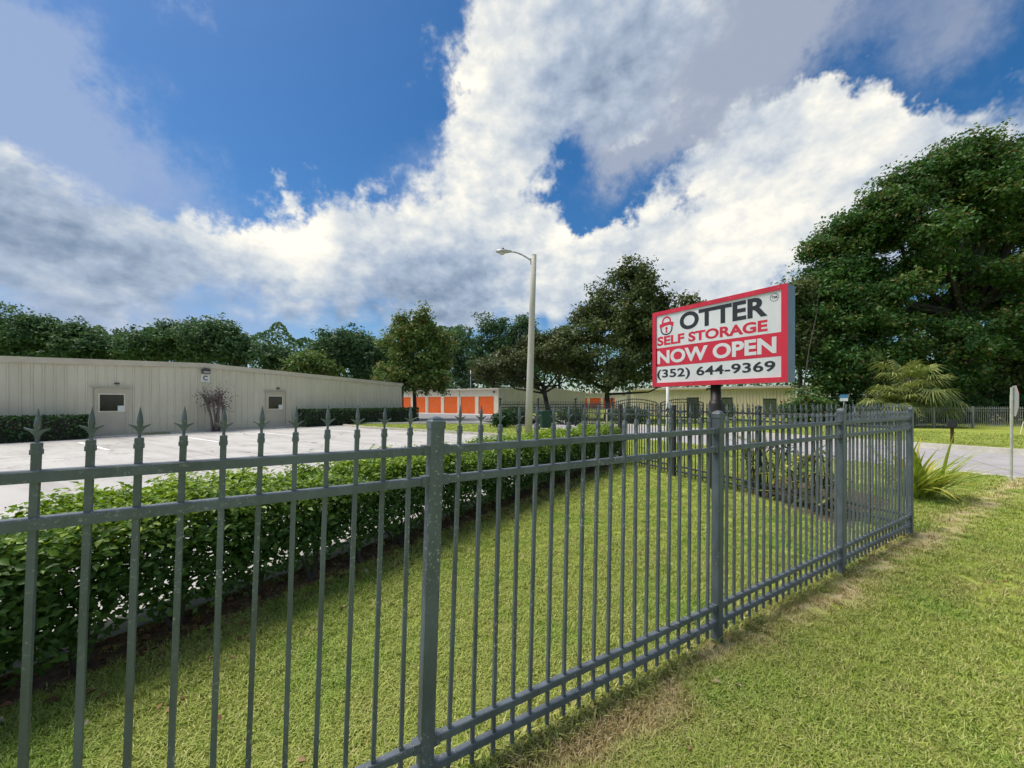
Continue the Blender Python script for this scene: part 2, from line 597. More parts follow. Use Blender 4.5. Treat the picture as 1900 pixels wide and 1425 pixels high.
kerb_run([gpt(-14 + 3.0 * k, 0) for k in range(9)] + [gpt(11.2, 0)], h=.07, label='pale concrete kerb under the near hedge')
kerb_run([(-.2, 17.5), (-1.1, 18.1), (-4.3, 20.2), (-8.4, 22.8), (-10.9, 25.2)], label='kerb along the grass island before the orange doors')
kerb_run([(-17.0, 19.2), (-15.0, 22.4), (-13.6, 24.6)][::-1], w=.12, h=.10, label='thin kerb under the long wall')
sheet('mulch_bed', [gpt(-12, -.02), gpt(10.2, -.02), gpt(10.2, -.60), gpt(6, -.68), gpt(3, -.52), gpt(1, -.64), gpt(-1, -.55), gpt(-12, -.64)], .004, MULCH, 'brown mulch strip with leaf litter under the near hedge')
# drive in front of the orange doors
sheet('service_drive', [(-14, 27.5), (-9.0, 27.3), (-1.2, 27.0), (4, 29), (1, 47.5), (-30, 66), (-40, 60), (-14, 36)], .004, ASPH, 'grey service drive before the orange doors')
sheet('concrete_apron', [Vector(p) for p in [(-3.2, 45.8), (.6, 48.2), (-1.6, 49.0), (-24, 63.6), (-25.6, 61.2)]], .008, CONC, 'pale apron at the orange doors')
kerb_run([(-13.6, 27.6), (-9.0, 27.4), (-1.2, 27.1)], label='pale kerb between the lawn and the service drive')
# side road
e0, e1 = DRV0 - DRV * 14, DRV0 + DRV * 26
RN = Vector((DRV.y, -DRV.x, 0))          # towards the far side
wroad = 6.1
sheet('side_road', [e0, e1, e1 + RN * wroad, e0 + RN * wroad], .004, ROADC, 'pale grey side road past the end of the fence')
kerb_run([e1 + RN * wroad, DRV0 + DRV * 6 + RN * wroad, e0 + RN * wroad], w=-.32, h=.16, label='cream kerb on the far side of the side road')
kerb_run([e0, DRV0, DRV0 + DRV * 8, e1], w=-.12, h=.03, label='low kerb on the near side of the side road')

# ================================================================== fences
def worn_paint(name, c, chips=.62, rough=.42):
    m, nt, N, L, b = new_mat(name)
    g = N.new('ShaderNodeNewGeometry')
    st = N.new('ShaderNodeVectorMath'); st.operation = 'MULTIPLY'; st.inputs[1].default_value = (1, 1, .35)
    L.new(g.outputs['Position'], st.inputs[0])
    n1 = noise_node(N, L, 9, 6, .65, st.outputs[0])
    r1 = ramp_node(N, L, n1.outputs[0], [(.28, tone(c, .62)), (.5, c), (.72, tone(c, 1.35))])
    n2 = noise_node(N, L, 70, 5, .75, g.outputs['Position'])
    mr = N.new('ShaderNodeMapRange'); L.new(n2.outputs[0], mr.inputs[0])
    mr.inputs[1].default_value = chips; mr.inputs[2].default_value = chips + .05
    n3 = noise_node(N, L, 2.2, 3, .5, g.outputs['Position'])
    mr3 = N.new('ShaderNodeMapRange'); L.new(n3.outputs[0], mr3.inputs[0])
    mr3.inputs[1].default_value = .45; mr3.inputs[2].default_value = .65
    mm = N.new('ShaderNodeMath'); mm.operation = 'MULTIPLY'
    L.new(mr.outputs[0], mm.inputs[0]); L.new(mr3.outputs[0], mm.inputs[1])
    mx = N.new('ShaderNodeMix'); mx.data_type = 'RGBA'
    L.new(mm.outputs[0], mx.inputs[0]); L.new(r1.outputs[0], mx.inputs[6]); mx.inputs[7].default_value = (.42, .43, .40, 1)
    L.new(mx.outputs[2], b.inputs['Base Color'])
    rr = N.new('ShaderNodeMapRange'); L.new(n1.outputs[0], rr.inputs[0])
    rr.inputs[3].default_value = rough - .12; rr.inputs[4].default_value = rough + .25
    L.new(rr.outputs[0], b.inputs['Roughness'])
    bp = N.new('ShaderNodeBump'); bp.inputs['Strength'].default_value = .15; bp.inputs['Distance'].default_value = .002
    L.new(n2.outputs[0], bp.inputs['Height']); L.new(bp.outputs[0], b.inputs['Normal'])
    return m


FENCE = worn_paint('fence_paint', (.100, .122, .142), .58)
FENCEB = surf('fence_dark_and_shaded', [(.3, (.022, .026, .028)), (.7, (.045, .052, .056))], 5, .5)  # side fence's shadow side put into the colour; also the dark entrance ironwork
FENCEG = surf('fence_paint_pale', [(.3, (.16, .17, .17)), (.7, (.30, .31, .30))], 5, .5)
RUSTS = surf('bird_white', [(.4, (.5, .5, .48)), (.6, (.75, .75, .72))], 9, .8)


def finial_mesh():
    mb = MB()
    mb.bevbox(-.0100, .0100, -.0100, .0100, 1.432, 1.446, .0015)
    mb.bevbox(-.0088, .0088, -.0088, .0088, 1.446, 1.462, .0015)
    mb.lathe([(.0042, 1.460), (.0034, 1.482), (.0056, 1.495), (.0074, 1.506), (.0060, 1.520), (.0032, 1.535), (.0005, 1.549)], 8)
    for s in (-1, 1):
        o = [(s * .002, 1.470), (s * .006, 1.481), (s * .011, 1.4885), (s * .0215, 1.4965), (s * .0235, 1.5005), (s * .013, 1.4965), (s * .007, 1.4950), (s * .002, 1.491)]
        mb.prism(o, -.0028, .0028)
    return mb.mesh('finial', False)


def picket_mesh(w=.0074, top=1.434, bot=.05):
    return MB().box(-w, w, -w, w, bot, top).mesh('picket')


def post_mesh(w=.0275, h=1.485):
    return MB().bevbox(-w, w, -w, w, -.05, h, .004).mesh('post')


def cap_mesh(w=.0305, h=1.485):
    mb = MB()
    mb.bevbox(-w, w, -w, w, h - .028, h + .004, .004)
    mb.lathe([(w * 1.18, h + .002), (w * 1.0, h + .012), (w * .5, h + .018), (.002, h + .020)], 4, rot=math.pi / 4)
    return mb.mesh('post_cap')


BRACKET = MB().box(-.004, .024, -.0195, .0195, -.0195, .0195).mesh('bracket')
SCREW = MB().lathe([(.006, 0), (.005, .004), (.001, .005)], 6).mesh('screw')


def fence_run(name, p0, dirv, posts, L, npk, rails, mat, lean=None, finials=True, pick=None, post=None, cap=None, fin=None,
              brackets=True, h0=.066, last_post=True, mat_fin=None, pmargin=.05):
    """posts: indices; one panel between consecutive posts"""
    root = empty(name, tuple(p0))
    ang = math.atan2(dirv.y, dirv.x)
    lean = lean or (lambda i: 0.0)

    jit = random.Random(len(name) + npk)

    def place(nm, me, s, m=mat, par=root, z=0):
        le = lean(s)
        if nm == 'picket':
            le += jit.gauss(0, .0022); z += jit.gauss(0, .0018)
        loc = dirv * (s * L) - dirv * (math.tan(le) * 1.4)
        return inst(nm, me, m, par, (loc.x, loc.y, z), (jit.gauss(0, .0015) if nm == 'picket' else 0, le, ang + (jit.gauss(0, .02) if nm == 'picket' else 0)))
    for i in posts:
        if i == posts[-1] and not last_post:
            continue
        po = place('post', post, i)
        if cap:
            c = inst('post_cap', cap, mat, po)
    for i in posts[:-1]:
        for (za, zb) in rails:
            le0, le1 = lean(i), lean(i + 1)
            zm = (za + zb) / 2
            a = dirv * (i * L + math.tan(le0) * (zm - 1.4) + .030)
            b = dirv * ((i + 1) * L + math.tan(le1) * (zm - 1.4) - .030)
            n = Vector((-dirv.y, dirv.x, 0)) * .0155
            mb = MB()
            t = .004
            v = []
            for q in (a, b):
                for (sn, z) in ((-1, za), (1, za), (1, zb - t), (.8, zb), (-.8, zb), (-1, zb - t)):
                    v.append(q + n * sn + Vector((0, 0, z)))
            mb.add(v, [(0, 1, 2, 3, 4, 5), (11, 10, 9, 8, 7, 6)] + [(j, (j + 1) % 6, 6 + (j + 1) % 6, 6 + j) for j in range(6)])
            ro = mb.build('rail', mat, root)
            if brackets:
                for q, rot in ((a, ang), (b, ang + math.pi)):
                    inst('bracket', BRACKET, mat, ro, (q.x, q.y, zm), (0, 0, rot))
        for k in range(npk):
            s = i + h0 + (1 - 2 * h0) * k / (npk - 1)
            p = place('picket', pick, s)
            if finials:
                inst('finial', fin, mat, p)
    return root


PICK, POST, CAP, FIN = picket_mesh(), post_mesh(), cap_mesh(), finial_mesh()
RAILS = [(1.356, 1.387), (1.236, 1.267), (.214, .245), (.109, .140)]


def lean1(s):
    return float(np.interp(s, [-1, 0, .5, 1, 2, 3], [.020, .034, .022, .010, .006, .0]))


f = fence_run('picket_fence', FP(0), FE, [-1, 0, 1, 2, 3], 1.9305, 19, RAILS, FENCE, lean1, True, PICK, POST, CAP, FIN, True, .053)
tag(f, 'slate grey metal picket fence with spear finials crossing the foreground', 'fence')
p4 = FP(3)
PICKB = picket_mesh(); POSTB = post_mesh(.034); CAPB = cap_mesh(.038); FINB = finial_mesh(); 
f = fence_run('picket_fence', p4, F2, [0, 1, 2, 3, 4], 1.9, 19, RAILS, FENCEB, None, True, PICKB, POSTB, CAPB, FINB, False, .053)
tag(f, 'dark picket fence running back from the corner post behind the sign', 'fence')
# the first post of the side fence is the shared corner post: drop it
for c in list(f.children):
    if c.name.startswith('post') and abs(c.location.x) < 1e-3 and abs(c.location.y) < 1e-3:
        for g in list(c.children):
            bpy.data.objects.remove(g)
        bpy.data.objects.remove(c)
# entrance fence across the far drive
PICKC = MB().box(-.012, .012, -.012, .012, .08, 1.62).mesh('picket')
POSTC = MB().bevbox(-.05, .05, -.05, .05, -.02, 1.62, .006).mesh('post')
BALLC = MB().lathe([(.05, 1.60), (.06, 1.63), (.035, 1.65), (.07, 1.69), (.09, 1.75), (.075, 1.82), (.03, 1.87), (.004, 1.88)], 8).mesh('post_cap')
gd = Vector((.985, .12, 0)).normalized()
f = fence_run('entrance_fence', (-.75, 24.4, 0), gd, [0, 1, 2, 3], 2.45, 21, [(1.38, 1.43), (1.20, 1.25), (.14, .19)], FENCEB, None, False, PICKC, POSTC, BALLC, None, False, .05)
tag(f, 'dark iron entrance fence beyond the hedge end and light pole', 'fence')


def gate(p0, d, W, label):
    root = empty('driveway_gate', tuple(p0), math.atan2(d.y, d.x))
    H = 1.5
    fr = MB()
    fr.box(0, W, -.03, .03, .12, .18); fr.box(0, .06, -.03, .03, .18, H); fr.box(W - .06, W, -.03, .03, .18, H)
    pts = [(W * t, 0, H + .25 * math.sin(math.pi * t)) for t in np.linspace(0, 1, 13)]
    fr.tube(pts, [.03] * 13, 5)
    fr.tube([(x, y, z - .2) for x, y, z in pts], [.025] * 13, 5)
    fr.build('gate_frame', FENCEB, root)
    n = int(W / .13)
    for k in range(1, n):
        x = W * k / n
        MB().box(x - .011, x + .011, -.011, .011, .18, H + .25 * math.sin(math.pi * k / n) + .09).build('picket', FENCEB, root)
    return tag(root, label, 'gate')


q = Vector((-.75, 24.4, 0)) + gd * 7.4
gate(q, gd, 3.1, 'arched dark driveway gate leaf nearer the light pole')
gate(q + gd * 3.3, gd, 3.1, 'arched dark driveway gate leaf behind the white marker pole')
# pale fence across the road
PICKD = MB().box(-.012, .012, -.012, .012, .06, 1.28).mesh('picket')
POSTD = MB().bevbox(-.04, .04, -.04, .04, -.02, 1.30, .006).mesh('post')
fd = Vector((.80, .02, 0)).normalized()
f = fence_run('road_fence', (20.6, 23.2, 0), fd, list(range(0, 7)), 2.44, 17, [(1.14, 1.17), (1.00, 1.03), (.14, .17)], FENCEG, None, False, PICKD, POSTD, None, None, False, .055)
tag(f, 'pale grey picket fence across the side road under the big trees', 'fence')

# ================================================================== buildings
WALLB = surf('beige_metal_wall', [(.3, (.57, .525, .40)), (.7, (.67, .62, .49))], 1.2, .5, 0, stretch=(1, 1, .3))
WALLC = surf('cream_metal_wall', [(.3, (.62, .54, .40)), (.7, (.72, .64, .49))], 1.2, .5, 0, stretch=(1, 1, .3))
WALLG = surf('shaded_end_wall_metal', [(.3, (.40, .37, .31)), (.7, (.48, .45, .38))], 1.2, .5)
TRIM = surf('beige_trim', [(.3, (.50, .45, .35)), (.7, (.60, .54, .43))], 2, .5)
DOORB = surf('beige_door_paint', [(.3, (.47, .43, .33)), (.7, (.54, .49, .39))], 3, .45)
ROOFM = surf('roof_metal', [(.3, (.35, .34, .31)), (.7, (.48, .46, .42))], 2, .45, metallic=.2)
ORANGE = surf('orange_door_paint', [(.3, (.78, .125, .012)), (.7, (.88, .16, .018))], 1.5, .45)
PILW = surf('cream_pilaster', [(.3, (.70, .62, .46)), (.7, (.80, .72, .56))], 2, .5)
DARKG = surf('dark_glazing', [(.3, (.012, .012, .014)), (.7, (.03, .028, .03))], 3, .08, spec=.6)
WHITE = paint('white_paint', (.75, .75, .73), .5, .06)
PAPER = paint('notice_paper', (.72, .76, .70), .8, .1, 20)
BLACK = paint('black_paint', (.02, .02, .022), .45, .3)
GREYD = paint('dark_grey_metal', (.06, .06, .065), .45, .3)
STEEL = paint('galvanised_steel', (.42, .43, .43), .4, .15, 6, metallic=.6)
CONCP = surf('spun_concrete', [(.3, (.40, .385, .33)), (.7, (.54, .52, .45))], 3, .8, .3, 60, stretch=(1, 1, .25))
GREENB = paint('green_plastic', (.010, .048, .038), .5, .2)
BINC = paint('green_utility_paint', (.075, .095, .055), .55, .2)


def rib_panel(x0, x1, ztop, y=0.0, rib=.305, proud=.040, z0=0.0):
    """ribbed sheet in the local x-z plane, ribs towards -y, top edge follows ztop(x)"""
    xs = []
    k = math.floor(x0 / rib) * rib
    while k < x1:
        for dx, dy in ((0, 0), (.10, 0), (.125, 1), (.165, 1), (.19, 0)):
            x = k + dx
            if x0 - 1e-6 <= x <= x1 + 1e-6:
                xs.append((x, y - proud * dy))
        k += rib
    if not xs or xs[0][0] > x0 + 1e-5:
        xs.insert(0, (x0, y))
    if xs[-1][0] < x1 - 1e-5:
        xs.append((x1, y))
    mb = MB()
    v, f = [], []
    for x, yy in xs:
        v += [(x, yy, z0), (x, yy, ztop(x))]
    for i in range(len(xs) - 1):
        f.append((2 * i, 2 * i + 2, 2 * i + 3, 2 * i + 1))
    return mb.add(v, f)


def text_mesh(s, size, bold=0.0, extrude=.002, sx=1.0, spacing=1.0):
    cu = bpy.data.curves.new('lettering', 'FONT')
    cu.body = s
    cu.size = size
    cu.offset = bold
    cu.extrude = extrude
    cu.align_x = 'LEFT'
    cu.space_character = spacing
    cu.resolution_u = 6
    o = bpy.data.objects.new('lettering_tmp', cu)
    COL.objects.link(o)
    dg = bpy.context.evaluated_depsgraph_get()
    dg.update()
    me = bpy.data.meshes.new_from_object(o.evaluated_get(dg))
    bpy.data.objects.remove(o)
    bpy.data.curves.remove(cu)
    n = len(me.vertices)
    co = np.empty(n * 3); me.vertices.foreach_get('co', co); co = co.reshape(-1, 3)
    return me, co


def put_text(s, box, mat, parent, name, bold, yfront, extrude=.002, spacing=1.0):
    """text scaled to fill box=(x0,x1,z0,z1) on the local plane y=yfront, facing -y"""
    me, co = text_mesh(s, 1.0, bold, 0.01, 1.0, spacing)
    mn, mxx = co.min(0), co.max(0)
    x0, x1, z0, z1 = box
    out = np.empty_like(co)
    out[:, 0] = x0 + (co[:, 0] - mn[0]) / (mxx[0] - mn[0]) * (x1 - x0)
    out[:, 2] = z0 + (co[:, 1] - mn[1]) / (mxx[1] - mn[1]) * (z1 - z0)
    out[:, 1] = yfront - (co[:, 2] - mn[2]) / (mxx[2] - mn[2]) * extrude
    me.vertices.foreach_set('co', out.ravel())
    me.update()
    me.materials.clear(); me.materials.append(mat)
    me.name = name
    o = bpy.data.objects.new(name, me)
    COL.objects.link(o)
    o.parent = parent
    return o


# ---- long beige building with the two glazed doors
def long_building():
    X0, X1, XR, HR, SL, DEP = -9.9, 17.0, 3.56, 3.60, .0403, 46.0
    root = empty('storage_building', (-18.5, 17.8, 0), GA)
    tag(root, 'long beige ribbed metal building with low gable and two glazed doors', 'building')
    zt = lambda x: HR - abs(x - XR) * SL
    x = X0
    while x < X1 - .01:
        xe = min(x + .915, X1)
        if xe > XR > x:                       # the ridge falls inside this sheet
            rib_panel(x, xe, lambda q: min(zt(q), zt(q))).build('wall_panel', WALLB, root)
        else:
            rib_panel(x, xe, zt).build('wall_panel', WALLB, root)
        x = xe
    # rake trim: two sloping bars
    for (a, b) in ((X0 - .1, XR), (XR, X1 + .1)):
        za, zb = zt(a), zt(b)
        mb = MB()
        v = []
        for xx, z in ((a, za), (b, zb)):
            v += [(xx, -.10, z - .20), (xx, -.10, z + .05), (xx, .30, z + .05), (xx, .30, z - .20), ]
        mb.add(v, [(0, 1, 2, 3), (7, 6, 5, 4), (0, 4, 5, 1), (1, 5, 6, 2), (2, 6, 7, 3), (3, 7, 4, 0)])
        mb.build('rake_trim', TRIM, root)
        v = [(a, .3, za + .03), (b, .3, zb + .03), (b, DEP, zb + .03), (a, DEP, za + .03)]
        MB().add(v, [(0, 1, 2, 3)]).build('roof', ROOFM, root)
    for xx in (X0, X1):
        MB().box(xx - .02, xx + .02, .01, DEP, 0, zt(xx)).build('side_wall', WALLB, root)
    MB().prism([(X0, 0), (X1, 0), (X1, zt(X1)), (XR, HR), (X0, zt(X0))], DEP - .05, DEP).build('rear_wall', WALLB, root)
    MB().box(X0, X1, -.06, 0, 0, .10).build('wall_base', KERB, root)
    MB().tube([(X1 + .05, -.09, .05), (X1 + .05, -.09, 2.95)], [.06, .06], 6).build('downspout', GREENB, root)
    # doors
    for xc in (0.02, 7.1):
        d = MB().box(xc - .46, xc + .46, -.075, -.04, .02, 2.10).build('door', DOORB, root)
        fr = MB()
        fr.box(xc - .56, xc - .46, -.10, -.033, .02, 2.2); fr.box(xc + .46, xc + .56, -.10, -.033, .02, 2.2); fr.box(xc - .46, xc + .46, -.10, -.033, 2.10, 2.2)
        fr.build('door_frame', DOORB, d)
        MB().box(xc - .66, xc + .66, -.15, -.033, 2.22, 2.265).build('drip_cap', TRIM, d)
        wf = MB()
        x0, x1, z0, z1 = xc - .395, xc + .395, 1.15, 1.90
        for bx in ((x0, x1, z0 - .05, z0), (x0, x1, z1, z1 + .05), (x0 - .05, x0, z0 - .05, z1 + .05), (x1, x1 + .05, z0 - .05, z1 + .05)):
            wf.box(bx[0], bx[1], -.095, -.074, bx[2], bx[3])
        wf.build('window_frame', PILW, d)
        MB().box(x0, x1, -.082, -.076, z0, z1).build('pane', DARKG, d)
        MB().box(x1 - .21, x1 + .01, -.0965, -.0955, z0 - .02, z0 + .24).build('notice', PAPER, d)
        MB().tube([(xc + .40, -.08, .98), (xc + .40, -.13, .98), (xc + .29, -.13, .98)], [.012, .012, .010], 5).build('handle', STEEL, d)
        lt = MB().bevbox(xc + .07, xc + .25, -.13, -.032, 2.38, 2.46, .02).build('door_lamp', GREYD, root)
        MB().box(xc - .8, xc + .8, -1.15, -.061, 0, .05).build('door_step', CONC, root)
    # wall lamp and letter plate at the ridge
    lm = MB()
    lm.prism([(3.40, 3.10), (3.74, 3.10), (3.74, 3.30), (3.68, 3.36), (3.46, 3.36), (3.40, 3.30)], -.24, -.033)
    lm = lm.build('wall_lamp', GREYD, root)
    MB().box(3.43, 3.71, -.247, -.242, 3.13, 3.20).build('lens', STEEL, lm)
    pl = MB().bevbox(3.37, 3.77, -.052, -.034, 2.64, 3.06, .004).build('letter_plate', WHITE, root)
    put_text('C', (3.47, 3.68, 2.72, 2.98), BLACK, pl, 'letter', .03, -.0525)
    return root


long_building()


def orange_row(loc, name, label, ndoor, sidelen, H=3.3, ridge=3.75, dep=26, pitch=3.07, first=1.95, scale=1.0, end_pad=1.0):
    """front with roll-up doors lies on local x=0 and runs along +y; the end wall on y=0 runs along +x"""
    root = empty(name, loc, GA)
    root.scale = (scale,) * 3
    tag(root, label, 'building')
    Ltot = first + pitch * (ndoor - .5) + end_pad
    rot = Matrix.Rotation(R(-90), 4, 'Z')
    # end wall on y=0
    zt = lambda q: H + (ridge - H) * (1 - abs(q - sidelen / 2) / (sidelen / 2))
    x = 0
    while x < sidelen - .01:
        xe = min(x + 2.745, sidelen)
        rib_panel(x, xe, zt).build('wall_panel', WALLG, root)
        x = xe
    for (a, b) in ((-.25, sidelen / 2), (sidelen / 2, sidelen + .25)):
        v = []
        for xx in (a, b):
            z = zt(min(max(xx, 0), sidelen))
            v += [(xx, -.12, z - .14), (xx, -.12, z + .06), (xx, Ltot, z + .06), (xx, Ltot, z - .02)]
        MB().add(v, [(0, 1, 2, 3), (7, 6, 5, 4), (0, 4, 5, 1), (1, 5, 6, 2), (2, 6, 7, 3), (3, 7, 4, 0)]).build('roof', ROOFM, root)
    # front: header, pilasters, doors
    DW, DH = 2.5, 2.30
    MB().box(-.03, .05, 0, Ltot, DH, H - .02).build('header', PILW, root)
    MB().box(-.32, -.26, -.15, Ltot, H - .16, H + .02).build('gutter', TRIM, root)
    edges = [0]
    for k in range(ndoor):
        yc = first + pitch * k
        edges += [yc - DW / 2, yc + DW / 2]
    edges.append(Ltot)
    for a, b in zip(edges[0::2], edges[1::2]):
        MB().box(-.08, .05, a, b, 0, DH).build('pilaster', PILW, root)
    for k in range(1, ndoor, 2):
        yc = first + pitch * (k + .5)
        MB().box(-.15, -.082, yc - .05, yc + .05, 0, H - .15).build('downspout', PILW, root)
    slat = MB()
    ns = 12
    for j in range(ns):
        z0, z1 = DH * j / ns, DH * (j + 1) / ns
        slat.add([(-.012, -DW / 2, z0 + .02), (-.012, DW / 2, z0 + .02), (-.012, DW / 2, z1 - .02), (-.012, -DW / 2, z1 - .02), (.01, DW / 2, z1), (.01, -DW / 2, z1),
                  (.01, -DW / 2, z0), (.01, DW / 2, z0)],
                 [(0, 1, 2, 3), (3, 2, 4, 5), (6, 7, 1, 0)])
    me = slat.mesh('roll_up_door')
    for k in range(ndoor):
        d = inst('roll_up_door', me, ORANGE, root, (0, first + pitch * k, 0))
        MB().box(-.03, -.013, -.10, .10, .9, .98).build('latch', STEEL, d)
    MB().box(-.20, -.03, .55, .80, 2.75, 2.95).build('wall_lamp', GREYD, root)
    return root


orange_row((-1.7, 49, 0), 'storage_building', 'storage building with a row of orange roll-up doors beyond the parking lot', 9, 28)
orange_row((26.9, 90, 0), 'storage_building', 'far storage building with orange doors seen between the oak trunks', 6, 28, scale=1.12, first=3.9)


def cream_building():
    root = empty('storage_building', (29.4, 40, 0), GA)
    tag(root, 'cream ribbed metal building seen under the sign board', 'building')
    Lf, H, S = 17.0, 3.15, 26
    # front on local x=0 facing -x, along +y
    y = 0
    while y < Lf - .01:
        ye = min(y + .915, Lf)
        o = rib_panel(y, ye, lambda q: H).build('wall_panel', WALLC, root)
        o.rotation_euler = (0, 0, R(90))
        o.scale = (1, 1, 1)
        for v in o.data.vertices:              # ribs must face -x after the turn
            v.co.y = -v.co.y
        o.data.flip_normals()
        y = ye
    MB().box(.03, S, .0, Lf, .0, H - .06).build('rear_wall', WALLC, root)
    v = [(-.3, -.15, H), (-.3, Lf, H), (S / 2, Lf, H + .5), (S / 2, -.15, H + .5), (-.3, -.15, H + .1), (-.3, Lf, H + .1), (S / 2, Lf, H + .6), (S / 2, -.15, H + .6)]
    MB().add(v, [(0, 3, 2, 1), (4, 5, 6, 7), (0, 1, 5, 4), (1, 2, 6, 5), (2, 3, 7, 6), (3, 0, 4, 7)]).build('roof', ROOFM, root)
    MB().box(-.34, -.28, -.15, Lf, H - .12, H + .06).build('gutter', TRIM, root)
    return root


cream_building()


def cabinet(loc, w, h, label, mat=None):
    root = empty('utility_cabinet', loc, GA + R(90))
    mat = mat or BINC
    MB().box(-w / 2 - .05, w / 2 + .05, -.40, .40, 0, .10).build('plinth', KERB, root)
    b = MB().bevbox(-w / 2, w / 2, -.35, .35, .10, h, .03).build('cabinet_body', mat, root)
    MB().box(-w / 2 - .03, w / 2 + .03, -.38, .38, h, h + .05).build('lid', mat, root)
    for s in (-1, 1):
        dd = MB().box(min(s * .02, s * (w / 2 - .04)), max(s * .02, s * (w / 2 - .04)), .351, .372, .2, h - .1).build('door', mat, root)
        MB().box(s * .06 - .012, s * .06 + .012, .3725, .395, h * .5, h * .5 + .15).build('handle', STEEL, dd)
    tag(root, label, 'cabinet', 'utility cabinets before the cream building')
    return root


for x, w, h, lb in ((1286, .95, 1.95, 'dark green utility cabinet left of the sign pole'), (1349, .9, 1.95, 'dark green utility cabinet just right of the sign pole'),
                    (1428, 1.05, 1.85, 'dark green utility cabinet under the right end of the sign')):
    P = at(x, 760, 36.5)
    cabinet((P.x, P.y, 0), w, h, lb)

# ================================================================== the sign
RED = surf('sign_red', [(.3, (.52, .016, .040)), (.7, (.68, .026, .058))], 2.5, .32, .05, 40, stretch=(1, 1, .3))
SWHITE = surf('sign_face_white', [(.28, (.62, .63, .645)), (.5, (.72, .73, .74)), (.7, (.78, .79, .80))], 2.2, .28, .04, 30, stretch=(1, 1, .25))
SBLUE = paint('sign_cabinet_side', (.13, .20, .30), .4, .12)
CHAR = paint('sign_charcoal', (.02, .022, .026), .4, .1)
POLEB = surf('sign_pole_paint', [(.3, (.018, .013, .012)), (.7, (.045, .033, .030))], 4, .5)


def ring_pts(cx, cz, r0, r1, a0, a1, n):
    o = [(cx + r1 * math.cos(a0 + (a1 - a0) * i / n), cz + r1 * math.sin(a0 + (a1 - a0) * i / n)) for i in range(n + 1)]
    i_ = [(cx + r0 * math.cos(a0 + (a1 - a0) * i / n), cz + r0 * math.sin(a0 + (a1 - a0) * i / n)) for i in range(n, -1, -1)]
    return o, i_


def ring_strip(mb, cx, cz, r0, r1, a0, a1, n, y0, y1, ex=1.0):
    for i in range(n):
        b0, b1 = a0 + (a1 - a0) * i / n, a0 + (a1 - a0) * (i + 1) / n
        q = [(cx + ex * r * math.cos(b), cz + r * math.sin(b)) for r, b in ((r0, b0), (r1, b0), (r1, b1), (r0, b1))]
        mb.prism(q, y0, y1)


